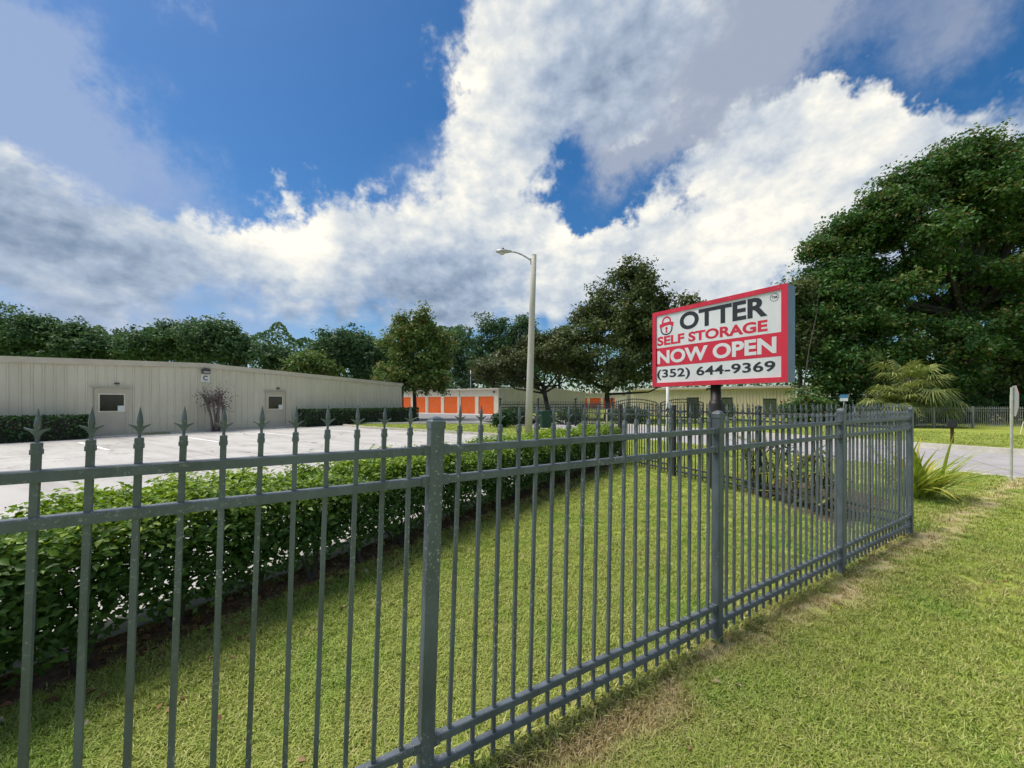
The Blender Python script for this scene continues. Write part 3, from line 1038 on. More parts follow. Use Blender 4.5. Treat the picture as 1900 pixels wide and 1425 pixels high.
def sign():
    W, H, D, ZB = 2.40, 1.50, .25, 1.87
    left = Vector((2.90, 7.90, 0))
    d = Vector((.548, -.837, 0)).normalized()
    root = empty('pole_sign', (left.x, left.y, 0), math.atan2(d.y, d.x))
    tag(root, 'red framed self storage sign board on a dark pole behind the fence', 'sign')
    # local: x along the board, -y faces the viewer's left; board front at y=0
    cab = MB().box(.0, W, .0, D, ZB, ZB + H).build('cabinet', SBLUE, root)
    fr = MB()
    t = .075
    for bx in ((0, W, ZB, ZB + t), (0, W, ZB + H - t, ZB + H), (0, t, ZB + t, ZB + H - t), (W - t, W, ZB + t, ZB + H - t)):
        fr.box(bx[0] - .004, bx[1] + .004, -.035, -.002, bx[2] - (.004 if bx[2] == ZB else 0), bx[3] + (.004 if bx[3] == ZB + H else 0))
    fr = fr.build('frame', RED, root)
    for kx in range(7):
        for zz in (ZB + t * .5, ZB + H - t * .5):
            sc_ = inst('screw', SCREW, STEEL, fr, (.12 + (W - .24) * kx / 6, -.0352, zz), (R(90), 0, 0))
    Z = lambda k: ZB + H * k
    X = lambda k: W * k
    up = MB().box(t, W - t, -.014, -.003, Z(.516), ZB + H - t).build('upper_panel', SWHITE, root)
    mid = MB().box(t, W - t, -.016, -.003, Z(.268), Z(.515)).build('middle_panel', RED, root)
    low = MB().box(t, W - t, -.014, -.003, ZB + t, Z(.267)).build('lower_panel', SWHITE, root)
    yf = -.0145
    put_text('OTTER', (X(.248), X(.884), Z(.705), Z(.925)), CHAR, up, 'lettering', .034, yf)
    put_text('SELF STORAGE', (X(.042), X(.884), Z(.545), Z(.668)), RED, up, 'lettering', .036, yf, spacing=1.0)
    put_text('NOW OPEN', (X(.042), X(.937), Z(.302), Z(.478)), SWHITE, mid, 'lettering', .035, -.0165)
    put_text('(352) 644-9369', (X(.040), X(.93), Z(.085), Z(.228)), CHAR, low, 'lettering', .022, yf, spacing=1.04)
    # ring with TM at the top right
    mb = MB()
    cx, cz, rr = X(.925), Z(.885), .062
    ring_strip(mb, cx, cz, rr - .006, rr, 0, 2 * math.pi, 20, yf - .002, yf)
    mb.build('trademark_ring', CHAR, up)
    put_text('TM', (cx - .040, cx + .040, cz - .020, cz + .020), CHAR, up, 'trademark_lettering', .02, yf)
    # padlock mark: open shackle, lock body with a red cap band and key hole
    mb = MB()
    lx, lz, q = X(.128), Z(.742), 1.25
    A = lambda pts: [(lx + x * q, lz + z * q) for x, z in pts]
    ring_strip(mb, lx, lz + .135 * q, .056 * q, .082 * q, R(-12), R(205), 18, yf - .002, yf)
    mb.build('padlock_shackle', RED, up)
    mb = MB()
    mb.prism(A([(-.128, .100), (-.118, .040), (-.03, .070), (.05, .080), (.118, .040), (.13, .105), (.07, .128), (-.06, .122)]), yf - .0025, yf)
    mb.build('padlock_band', RED, up)
    mb = MB()
    ring_strip(mb, lx, lz + .020 * q, .078 * q, .098 * q, R(165), R(375), 18, yf - .002, yf, 1.1)
    mb.build('padlock_body', CHAR, up)
    mb = MB()
    ring_strip(mb, lx, lz + .030 * q, .0, .022 * q, 0, 2 * math.pi, 12, yf - .002, yf)
    mb.prism(A([(-.008, .03), (.008, .03), (.018, -.04), (-.018, -.04)]), yf - .0022, yf)
    mb.build('padlock_keyhole', RED, up)
    # pole
    px = 1.215
    po = MB().lathe([(.085, -.05), (.085, ZB + .002)], 14, (px, .125)).build('pole', POLEB, root, True)
    MB().lathe([(.125, -.02), (.125, 1.35), (.12, 1.52), (.088, 1.60)], 14, (px, .125)).build('pole_sleeve', POLEB, root, True)
    MB().tube([(px - .10, .125, 1.80), (px - .15, .11, 1.80), (px - .17, .11, 1.77)], [.018, .016, .012], 6).build('junction_cap', GREYD, po)
    return root


sign()

# ---- street light
def street_light():
    b = (0.76, 18.0)
    root = empty('street_light', (b[0], b[1], 0))
    tag(root, 'tall pale concrete street light with a single curved arm', 'street lamp')
    le = .26 / 8.4
    P = lambda z: Vector((le * z, 0, z))
    pole = MB().tube([P(-.1), P(3), P(6), P(8.40)], [.175, .158, .138, .122], 16).build('pole', CONCP, root, True)
    MB().tube([P(8.38), P(8.42)], [.126, .118], 16).build('pole_cap', CONCP, root)
    a0 = P(8.15) + Vector((-.10, 0, 0))
    pts = []
    for t in np.linspace(0, 1, 10):
        pts.append(a0 + Vector((-.98 * t, 0, .42 * math.sin(t * math.pi / 2))))
    arm = MB().tube(pts, [.035] * 10, 8).build('arm', STEEL, root, True)
    MB().tube([a0 + Vector((.05, 0, -.16)), a0 + Vector((-.03, 0, -.16)), a0 + Vector((-.03, 0, .1)), a0 + Vector((.05, 0, .1))], [.03] * 4, 6).build('bracket', GREYD, root)
    e = pts[-1]
    hd = MB()
    secs = [(0.05, .05, .05), (-.08, .085, .075), (-.28, .15, .10), (-.45, .165, .105), (-.60, .13, .075), (-.68, .06, .035)]
    v, f = [], []
    n = 12
    for dx, ry, rz in secs:
        for i in range(n):
            a = 2 * math.pi * i / n
            v.append((e.x + dx, e.y + ry * math.cos(a), e.z + .01 + rz * math.sin(a) * (1 if math.sin(a) > 0 else .75)))
    for k in range(len(secs) - 1):
        for i in range(n):
            f.append((k * n + i, k * n + (i + 1) % n, k * n + n + (i + 1) % n, k * n + n + i))
    f += [tuple(range(n)), tuple(range(len(v) - 1, len(v) - n - 1, -1))]
    hd.add(v, f)
    hd = hd.build('lamp_head', STEEL, root, True)
    MB().lathe([(.11, e.z - .11), (.13, e.z - .07), (.12, e.z - .05)], 12, (e.x - .40, e.y)).build('lens', paint('lamp_lens', (.5, .5, .48), .15, .1), hd, True)
    MB().lathe([(.045, e.z + .09), (.045, e.z + .17), (.03, e.z + .185)], 10, (e.x - .35, e.y)).build('photocell', GREYD, hd)
    return root


street_light()
# thin pole behind the orange doors
P = at(873.5, 760, 72)
r_ = empty('thin_pole', (P.x, P.y, 0))
MB().tube([(0, 0, -.1), (0, 0, 7.8)], [.09, .06], 8).build('shaft', STEEL, r_, True)
MB().lathe([(.06, 7.79), (.10, 7.85), (.02, 7.95)], 8).build('top_cap', STEEL, r_)
tag(r_, 'thin pale pole rising behind the orange door building', 'pole')

# white marker pole left of the sign pole
P = at(1238, 760, 12.6)
r_ = empty('marker_pole', (P.x, P.y, 0))
MB().tube([(0, 0, -.1), (.02, 0, 2.75)], [.045, .045], 10).build('shaft', WHITE, r_, True)
MB().lathe([(.05, 1.30), (.05, 1.35)], 10, (.012, 0)).build('clamp', BLACK, r_)
MB().lathe([(.05, 1.12), (.05, 1.16)], 10, (.011, 0)).build('clamp', BLACK, r_)
MB().bevbox(.06, .14, -.05, .05, 1.25, 1.52, .012).build('control_box', WHITE, r_)
tag(r_, 'slim white pole under the left end of the sign', 'pole')
# short pale posts near the gate
for k, (x, Y, h, lb) in enumerate(((1125.5, 19.0, 1.15, 'short pale post at the right end of the near hedge'),)):
    P = at(x, 760, Y)
    r_ = empty('marker_post', (P.x, P.y, 0))
    MB().bevbox(-.05, .05, -.05, .05, -.05, h, .008).build('shaft', PILW, r_)
    MB().lathe([(.08, h), (.06, h + .03), (.004, h + .05)], 4, rot=math.pi / 4).build('cap', PILW, r_)
    tag(r_, lb, 'post')

# ---- wheeled bin by the entrance fence
P = at(1013, 760, 21.6)
r_ = empty('wheeled_bin', (P.x, P.y, 0), R(12))
mb = MB()
v = []
for z, w, dd in ((.12, .27, .27), (1.0, .36, .36)):
    v += [(-w, -dd, z), (w, -dd, z), (w, dd, z), (-w, dd, z)]
mb.add(v, [(0, 1, 2, 3), (4, 5, 6, 7), (0, 1, 5, 4), (1, 2, 6, 5), (2, 3, 7, 6), (3, 0, 4, 7)])
mb.build('bin_body', GREENB, r_)
MB().prism([(-.39, 1.002), (.39, 1.002), (.39, 1.05), (.2, 1.10), (-.2, 1.10), (-.39, 1.05)], -.40, .40).build('lid', GREENB, r_)
for s in (-1, 1):
    w = MB().lathe([(.10, -.03), (.10, .03)], 12).build('wheel', BLACK, r_)
    w.location = (s * .30, .30, .10); w.rotation_euler = (0, R(90), 0)
MB().tube([(-.3, .42, 1.0), (-.3, .47, 1.02), (.3, .47, 1.02), (.3, .42, 1.0)], [.02] * 4, 6).build('handle', GREENB, r_)
tag(r_, 'dark green wheeled bin beside the street light and entrance fence', 'bin')

# ---- stop sign seen from behind and edge on
def stop_sign():
    b = gp(1876, 892)
    root = empty('road_sign', (b[0], b[1], 0), R(48))
    tag(root, 'octagonal road sign seen nearly edge on from behind on a pale post', 'road sign')
    MB().tube([(0.0, 0, -.05), (-.06, 0, 1.85)], [.022, .022], 8).build('post', surf('pale_post', [(.3, (.42, .42, .36)), (.7, (.6, .6, .52))], 12, .6), root)
    r = .325
    oc = [(-.05 + r * math.cos(R(22.5 + 45 * i)), 1.58 + r * math.sin(R(22.5 + 45 * i))) for i in range(8)]
    MB().prism(oc, -.030, -.027).build('sign_plate', paint('aluminium_back', (.36, .40, .40), .5, .12, 8, metallic=.1), root)
    MB().prism(oc, -.0335, -.0305).build('sign_face', RED, root)
    for z in (1.42, 1.72):
        MB().lathe([(.012, 0), (.010, .01)], 6).build('bolt', STEEL, root).location = (-.05, -.026, z)
    return root


rs = stop_sign()

# ---- mailbox across the road
b = gp(1766.5, 823)
r_ = empty('mailbox', (b[0], b[1], 0), R(-46))
MB().box(-.045, .045, -.045, .045, -.05, .62).build('post', paint('weathered_wood', (.11, .06, .03), .9, .3, 9), r_)
o = [(-.12, .62), (.12, .62), (.12, .78), (.085, .86), (0, .89), (-.085, .86), (-.12, .78)]
bx = MB().prism(o, -.25, .25).build('box', BLACK, r_)
MB().prism([(x * .97, .755 + (z - .755) * .97) for x, z in o], -.262, -.252).build('door', BLACK, bx)
MB().box(.122, .13, -.10, .0, .74, .90).build('flag', paint('flag_grey', (.1, .1, .1), .5), bx)
tag(r_, 'small black mailbox on a wooden post across the side road', 'mailbox')
# small blue and white sign beyond the fence
P = at(1566, 760, 15.5)
r_ = empty('small_sign', (P.x, P.y, 0), R(-20))
MB().tube([(0, .02, -.05), (0, .02, 1.85)], [.018, .018], 8).build('post', STEEL, r_)
MB().box(-.13, .13, -.008, .0, 1.60, 1.72).build('lower_panel', WHITE, r_)
MB().box(-.13, .13, -.008, .0, 1.722, 1.86).build('upper_panel', paint('panel_blue', (.06, .25, .42), .4, .1), r_)
tag(r_, 'small blue and white sign just above the fence post by the corner', 'sign')
# leaning pale stake at the right edge
b = gp(1893, 806)
r_ = tag(MB().tube([(b[0], b[1], 0), (b[0] + .16, b[1], .62)], [.02, .014], 6).build('leaning_stake', PILW), 'leaning pale stake in the grass at the right edge', 'stake')

# ================================================================== vegetation
def leaf_mesh(name, c, nrm, ax, ln, wd, tones, fold=.25, mat=None):
    """one folded diamond (2 triangles) per leaf; all arrays are per leaf"""
    n = len(c)
    nrm = nrm / np.linalg.norm(nrm, axis=1, keepdims=True)
    ax = ax - nrm * (ax * nrm).sum(1, keepdims=True)
    ax = ax / (np.linalg.norm(ax, axis=1, keepdims=True) + 1e-9)
    sd = np.cross(nrm, ax)
    ln, wd = ln[:, None], wd[:, None]
    a = c - ax * ln * .5
    b = c + ax * ln * .5 - nrm * ln * .10
    l = c + sd * wd * .5 + nrm * wd * fold - ax * ln * .05
    r = c - sd * wd * .5 + nrm * wd * fold - ax * ln * .05
    V = np.stack([a, l, b, r], 1).reshape(-1, 3)
    idx = np.arange(n)[:, None] * 4
    F = np.concatenate([idx + np.array([[0, 2, 1]]), idx + np.array([[0, 3, 2]])], 1).reshape(-1)
    me = bpy.data.meshes.new(name)
    me.vertices.add(n * 4); me.vertices.foreach_set('co', V.astype(np.float32).ravel())
    me.loops.add(n * 6); me.loops.foreach_set('vertex_index', F.astype(np.int32))
    me.polygons.add(n * 2)
    me.polygons.foreach_set('loop_start', np.arange(n * 2, dtype=np.int32) * 3)
    me.polygons.foreach_set('loop_total', np.full(n * 2, 3, np.int32))
    me.update(calc_edges=True)
    at_ = me.attributes.new('tone', 'FLOAT', 'POINT')
    at_.data.foreach_set('value', np.repeat(tones, 4).astype(np.float32))
    if mat:
        me.materials.append(mat)
    return me


def link(name, me, parent=None):
    o = bpy.data.objects.new(name, me)
    COL.objects.link(o)
    if parent is not None:
        o.parent = parent
    return o


BARK = surf('bark', [(.3, (.035, .030, .026)), (.7, (.10, .085, .07))], 6, .9, .8, 30, stretch=(1, 1, .25))
BARKD = surf('dark_bark', [(.3, (.018, .016, .014)), (.7, (.05, .044, .038))], 6, .9, .8, 30, stretch=(1, 1, .25))
TWIG = surf('grey_twig', [(.3, (.10, .08, .075)), (.7, (.22, .18, .165))], 14, .9, .4, 60)
OAK = leaf_mat('oak_leaf', [(0, (0.040, 0.069, 0.022)), (.45, (0.083, 0.119, 0.040)), (.8, (0.131, 0.163, 0.055)), (.93, (0.181, 0.152, 0.069)), (1, (0.288, 0.325, 0.125))], .45, .25)
OAKB = leaf_mat('olive_oak_leaf', [(0, (0.042, 0.062, 0.024)), (.5, (0.090, 0.114, 0.042)), (.85, (0.144, 0.144, 0.058)), (1, (0.240, 0.228, 0.090))], .5, .25)
FAR = leaf_mat('far_tree_leaf', [(0, (0.041, 0.091, 0.041)), (.5, (0.073, 0.146, 0.058)), (.85, (0.122, 0.204, 0.082)), (1, (0.245, 0.306, 0.122))], .55, .25)
MAPLE = leaf_mat('turning_leaf', [(0, (0.061, 0.116, 0.031)), (.45, (0.116, 0.198, 0.046)), (.75, (0.182, 0.226, 0.061)), (.9, (0.253, 0.160, 0.061)), (1, (0.319, 0.363, 0.110))], .5, .28)
BIGL = leaf_mat('big_tree_leaf', [(0, (0.029, 0.081, 0.023)), (.45, (0.060, 0.146, 0.034)), (.72, (0.114, 0.195, 0.047)), (.88, (0.195, 0.130, 0.055)), (1, (0.169, 0.280, 0.072))], .45, .28)
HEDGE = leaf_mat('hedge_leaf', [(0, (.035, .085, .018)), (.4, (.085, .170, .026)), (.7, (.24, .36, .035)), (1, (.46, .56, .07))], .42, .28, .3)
HEDGED = leaf_mat('clipped_hedge_leaf', [(0, (0.018, 0.055, 0.018)), (.6, (0.040, 0.100, 0.029)), (1, (0.091, 0.164, 0.051))], .45, .2)
YELLOW = leaf_mat('yellow_green_leaf', [(0, (.12, .18, .03)), (1, (.30, .34, .06))], .45, .25)


def unit(n):
    v = RNG.normal(size=(n, 3))
    return v / np.linalg.norm(v, axis=1, keepdims=True)


def crown_leaves(lobes, nclu, per, lsize, clu_r, shell=.55, flat=.6, droop=0.0):
    """clumps spread through ellipsoid lobes, mostly near their outside"""
    lobes = np.array(lobes, float)
    vol = lobes[:, 3] * lobes[:, 5]
    which = RNG.choice(len(lobes), nclu, p=vol / vol.sum())
    u = unit(nclu)
    rad = (shell + (1 - shell) * RNG.random(nclu)) * (.85 + .3 * RNG.random(nclu))
    cc = lobes[which, :3] + u * rad[:, None] * lobes[which, 3:6]
    cr = clu_r * (.6 + .8 * RNG.random(nclu))
    k = np.repeat(np.arange(nclu), per)
    off = np.clip(RNG.normal(size=(len(k), 3)), -1.9, 1.9) * np.array([1, 1, flat])
    c = cc[k] + off * cr[k][:, None] * .55
    if droop:
        c[:, 2] -= droop * RNG.random(len(k)) ** 2
    nr = unit(len(k)) + np.array([0, 0, .75]) + u[k] * .5
    ax = unit(len(k)) + u[k] * .4
    s = lsize * (.6 + .8 * RNG.random(len(k)))
    clt = RNG.random(nclu)
    tones = np.clip(.55 * clt[k] + .45 * RNG.random(len(k)), 0, 1)
    return c, nr, ax, s, s * .62, tones, cc


def pads(lobes, n, r, flat):
    """flattened leaf pads hung over the outside of the big lobes"""
    lobes = np.array(lobes, float)
    a = (lobes[:, 3] * lobes[:, 5]) ** .8
    wh = RNG.choice(len(lobes), n, p=a / a.sum())
    u = unit(n) + np.array([0, 0, .25])
    u /= np.linalg.norm(u, axis=1, keepdims=True)
    rd = (.45 + .55 * RNG.random(n) ** .5) * (.9 + .2 * RNG.random(n))
    c = lobes[wh, :3] + u * rd[:, None] * lobes[wh, 3:6]
    rx = r * (.55 + .9 * RNG.random(n))
    return np.column_stack([c, rx, rx, rx * flat * (.7 + .6 * RNG.random(n))])


def tree(name, label, base, lobes, trunk_h, trunk_r, nclu, per, lsize, clu_r, mat, bark=BARK, group=None, limbs=7, lean=(0, 0), shell=.5, cat='tree', pad=None, droop=0):
    """lobes are (x, y, z, rx, ry, rz) relative to the trunk foot"""
    root = empty(name, (base[0], base[1], 0))
    if pad:
        lobes = pads(lobes, *pad)
    c, nr, ax, ln, wd, tn, cc = crown_leaves(lobes, nclu, per, lsize, clu_r, shell, droop=droop)
    link('crown', leaf_mesh('crown', c, nr, ax, ln, wd, tn, .2, mat), root)
    mb = MB()
    top = Vector((lean[0], lean[1], trunk_h))
    mb.tube([(0, 0, -.1), (lean[0] * .2 + .03, lean[1] * .2, trunk_h * .3), (lean[0] * .6 - .03, lean[1] * .6, trunk_h * .7), top], [trunk_r * 1.35, trunk_r, trunk_r * .85, trunk_r * .7], 9)
    tr = mb.build('trunk', bark, root, True)
    br = MB()
    sel = RNG.choice(len(cc), min(limbs, len(cc)), replace=False)
    for i in sel:
        e = Vector(cc[i])
        st = Vector((lean[0], lean[1], trunk_h * (.75 + .25 * RNG.random())))
        mid = st.lerp(e, .5) + Vector((0, 0, -.06 * (e - st).length)) + Vector(RNG.normal(size=3) * .05 * (e - st).length)
        br.tube([st, st.lerp(mid, .6), mid, e], [trunk_r * .42, trunk_r * .34, trunk_r * .26, trunk_r * .08], 6)
    br.build('limbs', bark, root, True)
    return tag(root, label, cat, group)


def px_lobes(base, Y, items, thick=.8):
    out = []
    for (x, y, rx, ry) in items:
        p = at(x, y, Y)
        k = Y / FPX
        out.append((p.x - base[0], RNG.normal() * rx * k * .15, p.z, rx * k, rx * k * thick, ry * k))
    return out


def px_tree(label, tx, Y, items, trunk_top_y, trunk_r, nclu, per, lsize, clu_r, mat, name='tree', **kw):
    p = at(tx, 760, Y)
    base = (p.x, p.y)
    return tree(name, label, base, px_lobes(base, Y, items), at(tx, trunk_top_y, Y).z, trunk_r, nclu, per, lsize, clu_r, mat, **kw)


# ---- trees far behind the long building (left to right)
farspec = [
    # label, x, Y, lobes(px), leaf material
    ('dark oak at the far left behind the long roof', 45, 62, [(35, 625, 60, 36), (-20, 640, 50, 40), (70, 640, 45, 34), (20, 600, 30, 18)], FAR),
    ('rounded oak second from the left behind the long roof', 130, 64, [(125, 640, 55, 32), (155, 655, 35, 25), (100, 625, 30, 18)], FAR),
    ('low tree in the gap between the left roofline oaks', 232, 72, [(232, 650, 34, 24), (205, 662, 24, 16), (255, 640, 22, 16)], FAR),
    ('oak with a flat top behind the C lettered gable', 300, 66, [(295, 637, 42, 30), (270, 650, 35, 22), (315, 622, 26, 14)], FAR),
    ('broad oak behind the roof ridge right of the flat topped one', 365, 68, [(370, 640, 48, 32), (345, 625, 26, 18), (395, 650, 35, 24)], FAR),
    ('oak whose right side drops to the low treeline', 435, 68, [(425, 640, 42, 30), (450, 655, 30, 24), (410, 622, 25, 14)], FAR),
    ('small dark tree low over the roof slope', 510, 74, [(508, 672, 34, 26), (490, 660, 22, 16), (530, 682, 22, 14)], FAR),
    ('pale green low tree over the roof slope', 575, 70, [(570, 682, 30, 22), (590, 690, 24, 18)], MAPLE),
    ('tall thin crowned tree left of the turning tree', 627, 76, [(625, 655, 36, 40), (612, 628, 22, 14), (648, 640, 24, 22), (640, 690, 40, 26)], FAR),
    ('tall dark tree close behind the turning tree', 690, 78, [(685, 660, 40, 40), (665, 640, 24, 20), (705, 650, 30, 26), (690, 695, 45, 24)], FAR),
    ('tall tree just right of the turning tree', 860, 80, [(858, 655, 36, 40), (840, 640, 22, 24), (875, 690, 36, 26)], FAR),
    ('tallest tree left of the street light', 915, 84, [(912, 630, 30, 34), (895, 650, 28, 30), (930, 612, 20, 18), (915, 680, 45, 35)], FAR),
    ('bushy crowned tree right behind the street light', 968, 86, [(968, 630, 26, 32), (955, 650, 22, 26), (975, 605, 14, 12), (975, 670, 34, 32)], FAR),
    ('distant tree in the dip right of the street light', 1038, 90, [(1035, 645, 32, 34), (1050, 620, 20, 16), (1020, 660, 24, 24)], FAR),
]
for lb, tx, Y, it, mt in farspec:
    px_tree(lb, tx, Y, it, 705, .38, 560, 18, .50, .95, mt, group='trees on the far treeline', limbs=6, bark=BARKD, shell=.25, pad=(40, 2.1, .75))
# a low dark wood closing the treeline behind the buildings
def wood():
    n = 56000
    x = RNG.uniform(-420, 2500, n)
    Y = RNG.uniform(96, 118, n)
    p = np.empty((n, 3))
    p[:, 0] = (x - 950) / FPX * Y
    p[:, 1] = Y
    topy = 634 + 20 * np.sin(x * .021) + 12 * np.sin(x * .057 + 1) + 6 * np.sin(x * .13)
    topz = CAM_H + (HORIZON - topy) / FPX * Y
    p[:, 2] = topz * (1 - RNG.random(n) ** 1.6)
    s = .95 * (.6 + .8 * RNG.random(n))
    me = leaf_mesh('far_wood', p, unit(n) + np.array([0, -.3, .6]), unit(n), s, s * .7, RNG.random(n) * .8, .2, FAR)
    o = link('far_wood', me)
    o['kind'] = 'stuff'; o['label'] = 'dark green wood closing the view behind the buildings'; o['category'] = 'wood'


wood()
# ---- turning tree by the clipped hedge
px_tree('round tree with turning leaves beside the end of the long wall', 769, 34.5,
        [(768, 660, 64, 58), (768, 622, 40, 36), (740, 690, 42, 36), (800, 690, 42, 36), (770, 715, 56, 18), (760, 600, 22, 14)], 690, .17, 1300, 24, .24, .48, MAPLE, group=None, limbs=10, pad=(110, .85, .85), shell=.15)
# ---- two live oaks before the storage buildings
px_tree('spreading dark oak with a forked trunk right of the street light', 1018, 36,
        [(985, 670, 62, 40), (930, 690, 40, 26), (1050, 680, 40, 34), (1010, 640, 40, 24), (905, 700, 22, 14)], 716, .24, 800, 24, .26, .55, OAKB, limbs=10, bark=BARKD, lean=(-.5, 0), pad=(60, 1.1, .6), shell=.2)
px_tree('tall dark pyramidal oak left of the sign', 1127, 33,
        [(1150, 640, 105, 75), (1165, 570, 70, 50), (1170, 528, 34, 28), (1075, 665, 55, 45), (1225, 650, 65, 60), (1225, 585, 32, 36), (1100, 600, 34, 34), (1150, 700, 75, 16)],
        716, .24, 1700, 26, .26, .55, OAK, limbs=14, bark=BARKD, pad=(110, 1.2, .6), shell=.2)
# ---- small trees round the sign
px_tree('small tree whose top shows above the right end of the sign', 1485, 30, [(1470, 545, 26, 24), (1490, 580, 30, 36), (1478, 640, 44, 50), (1290, 600, 38, 44), (1285, 565, 20, 16)], 640, .14, 420, 22, .30, .6, OAK, limbs=6)
# ---- big trees on the right
px_tree('huge dark broadleaf tree filling the right of the picture', 1790, 31,
        [(1740, 410, 120, 85), (1660, 460, 100, 75), (1780, 325, 80, 40), (1570, 470, 55, 55), (1870, 380, 110, 110), (1690, 550, 130, 75), (1800, 560, 120, 80), (1530, 455, 30, 26),
         (1700, 345, 55, 34), (1745, 292, 28, 16), (1850, 300, 70, 28), (1600, 580, 80, 60), (1625, 400, 50, 34), (1530, 560, 45, 60)],
        560, .55, 6000, 28, .25, .62, BIGL, limbs=30, bark=BARKD, shell=.15, pad=(240, 1.75, .42))
px_tree('dark spreading tree running off the right edge', 1960, 34, [(1960, 400, 130, 120), (1900, 300, 60, 30), (1950, 560, 120, 100), (2050, 450, 120, 140), (1900, 640, 60, 50), (1880, 380, 80, 70), (1900, 480, 80, 80)], 560, .5, 3000, 26, .28, .7, BIGL, limbs=18, bark=BARKD, shell=.15, pad=(120, 2.2, .45))
px_tree('understory tree behind the corner of the fence', 1545, 29, [(1545, 600, 55, 70), (1520, 670, 45, 60), (1580, 690, 60, 45), (1620, 630, 60, 60)], 690, .13, 900, 26, .24, .6, BIGL, limbs=7, bark=BARKD, pad=(40, 1.3, .5), shell=.2)
px_tree('understory tree behind the palm', 1740, 30, [(1700, 640, 90, 55), (1780, 640, 80, 60), (1640, 670, 50, 45), (1760, 700, 60, 30)], 690, .13, 1000, 26, .24, .6, BIGL, limbs=7, bark=BARKD, pad=(44, 1.4, .5), shell=.2)
px_tree('understory tree in the shade at the right edge', 1870, 32, [(1860, 660, 70, 60), (1920, 690, 70, 50), (1820, 715, 45, 25)], 700, .15, 520, 26, .30, .75, OAK, limbs=7, bark=BARKD)
# bare forked branch sticking out left of the big tree
P = at(1488, 700, 26.5)
r_ = empty('bare_sapling', (P.x, P.y, 0))
MB().tube([(0, 0, -.1), (.12, 0, 2.5), (.5, 0, 5.2), (1.0, 0, 7.6), (.6, 0, 9.2)], [.07, .06, .04, .025, .010], 6).build('stem', BARK, r_)
MB().tube([(.98, 0, 7.5), (1.25, .1, 9.4)], [.025, .01], 5).build('branch', BARK, r_)
tag(r_, 'bare forked sapling showing pale left of the huge tree', 'sapling')


# ---- low shrubs closing the dark understory on the right
def shrub(name, label, base, lobes, nclu, per, ls, cr, mat, group=None, stems=4):
    root = empty(name, (base[0], base[1], 0))
    c, nr, ax, ln, wd, tn, cc = crown_leaves(lobes, nclu, per, ls, cr, .3)
    c[:, 2] = np.maximum(c[:, 2], .02)
    link('foliage', leaf_mesh('foliage', c, nr, ax, ln, wd, tn, .2, mat), root)
    for k in range(stems):
        e = Vector(cc[RNG.integers(len(cc))]) * .8
        MB().tube([(RNG.normal() * .05, RNG.normal() * .05, -.05), e * .5, e], [.03, .022, .008], 5).build('stem', BARK, root)
    return tag(root, label, 'shrub', group)


k = 0
for (x, Y, w, h, lb) in ((1500, 27, 1.5, 2.6, 'dark shrub under the right end of the sign'), (1570, 28, 1.7, 2.8, 'dark shrub behind the small blue and white sign'), (1640, 29, 1.8, 2.8, 'dark shrub left of the palm foot'),
                         (1720, 29, 2.0, 2.8, 'low shrub right of the palm foot'), (1790, 30, 1.9, 2.4, 'low shrub behind the mailbox'), (1850, 31, 2.0, 2.8, 'low shrub left of the octagonal sign'), (1915, 31, 2.1, 2.8, 'low shrub at the right edge behind the pale fence')):
    P = at(x, 760, Y)
    shrub('shrub', lb, (P.x, P.y), [(0, 0, h * .5, w, w, h * .55), (-w * .6, 0, h * .35, w * .7, w * .7, h * .4), (w * .6, .2, h * .4, w * .7, w * .7, h * .45)], 150, 26, .20, .42, HEDGED if k % 2 else BIGL, 'understory shrubs')
    k += 1
# shrubs at the entrance
for (x, Y, w, h, lb) in ((932, 23.6, .5, 1.0, 'small green shrub left of the entrance fence'), (955, 26, 1.0, 1.2, 'dark shrub behind the left part of the entrance fence'), (1060, 27, 1.2, 1.2, 'dark shrub behind the middle of the entrance fence'), (1170, 28, 1.6, 1.3, 'dark shrub behind the driveway gate')):
    P = at(x, 760, Y)
    shrub('shrub', lb, (P.x, P.y), [(0, 0, h * .5, w, w * .7, h * .5)], 110, 24, .14, .28, HEDGED, 'entrance shrubs')


# ---- clipped hedges before the long wall
def box_hedge(label, a, d, length, depth, h, n, ls, mat, group):
    root = empty('clipped_hedge', (a[0], a[1], 0), math.atan2(d.y, d.x))
    u = RNG.random(n); w = RNG.random(n); z = RNG.random(n)
    side = RNG.integers(0, 5, n)
    p = np.stack([u * length, w * depth, .06 + z * (h - .06)], 1)
    p[side == 0, 1] = 0; p[side == 1, 1] = depth; p[side >= 3, 2] = h
    ends = RNG.random(n) < .12
    p[ends, 0] = np.where(RNG.random(ends.sum()) < .5, 0, length)
    p += RNG.normal(size=p.shape) * .03
    nr = unit(n) * .8 + np.array([0, 0, .6]); nr[side == 0, 1] -= .6
    s = ls * (.6 + .8 * RNG.random(n))
    link('foliage', leaf_mesh('foliage', p, nr, unit(n), s, s * .6, RNG.random(n), .2, mat), root)
    mb = MB().box(.12, length - .12, .12, depth - .12, 0, h - .1)  # solid dark box added inside the leaves to block the view through
    mb.build('dark_core', BARKD, root)
    return tag(root, label, 'hedge', group)


A = Vector((-18.5, 17.8, 0))
box_hedge('clipped dark hedge at the left edge under the long wall', (A + GE1 * -9.0 - GE2 * 1.3), GE1, 8.1, .9, .95, 9000, .11, HEDGED, 'clipped hedges before the long wall')
box_hedge('clipped dark hedge right of the second glazed door', (A + GE1 * 8.3 - GE2 * 1.4), GE1, 9.2, .9, 1.05, 9000, .11, HEDGED, 'clipped hedges before the long wall')
# grass strip under the wall is the ground sheet itself

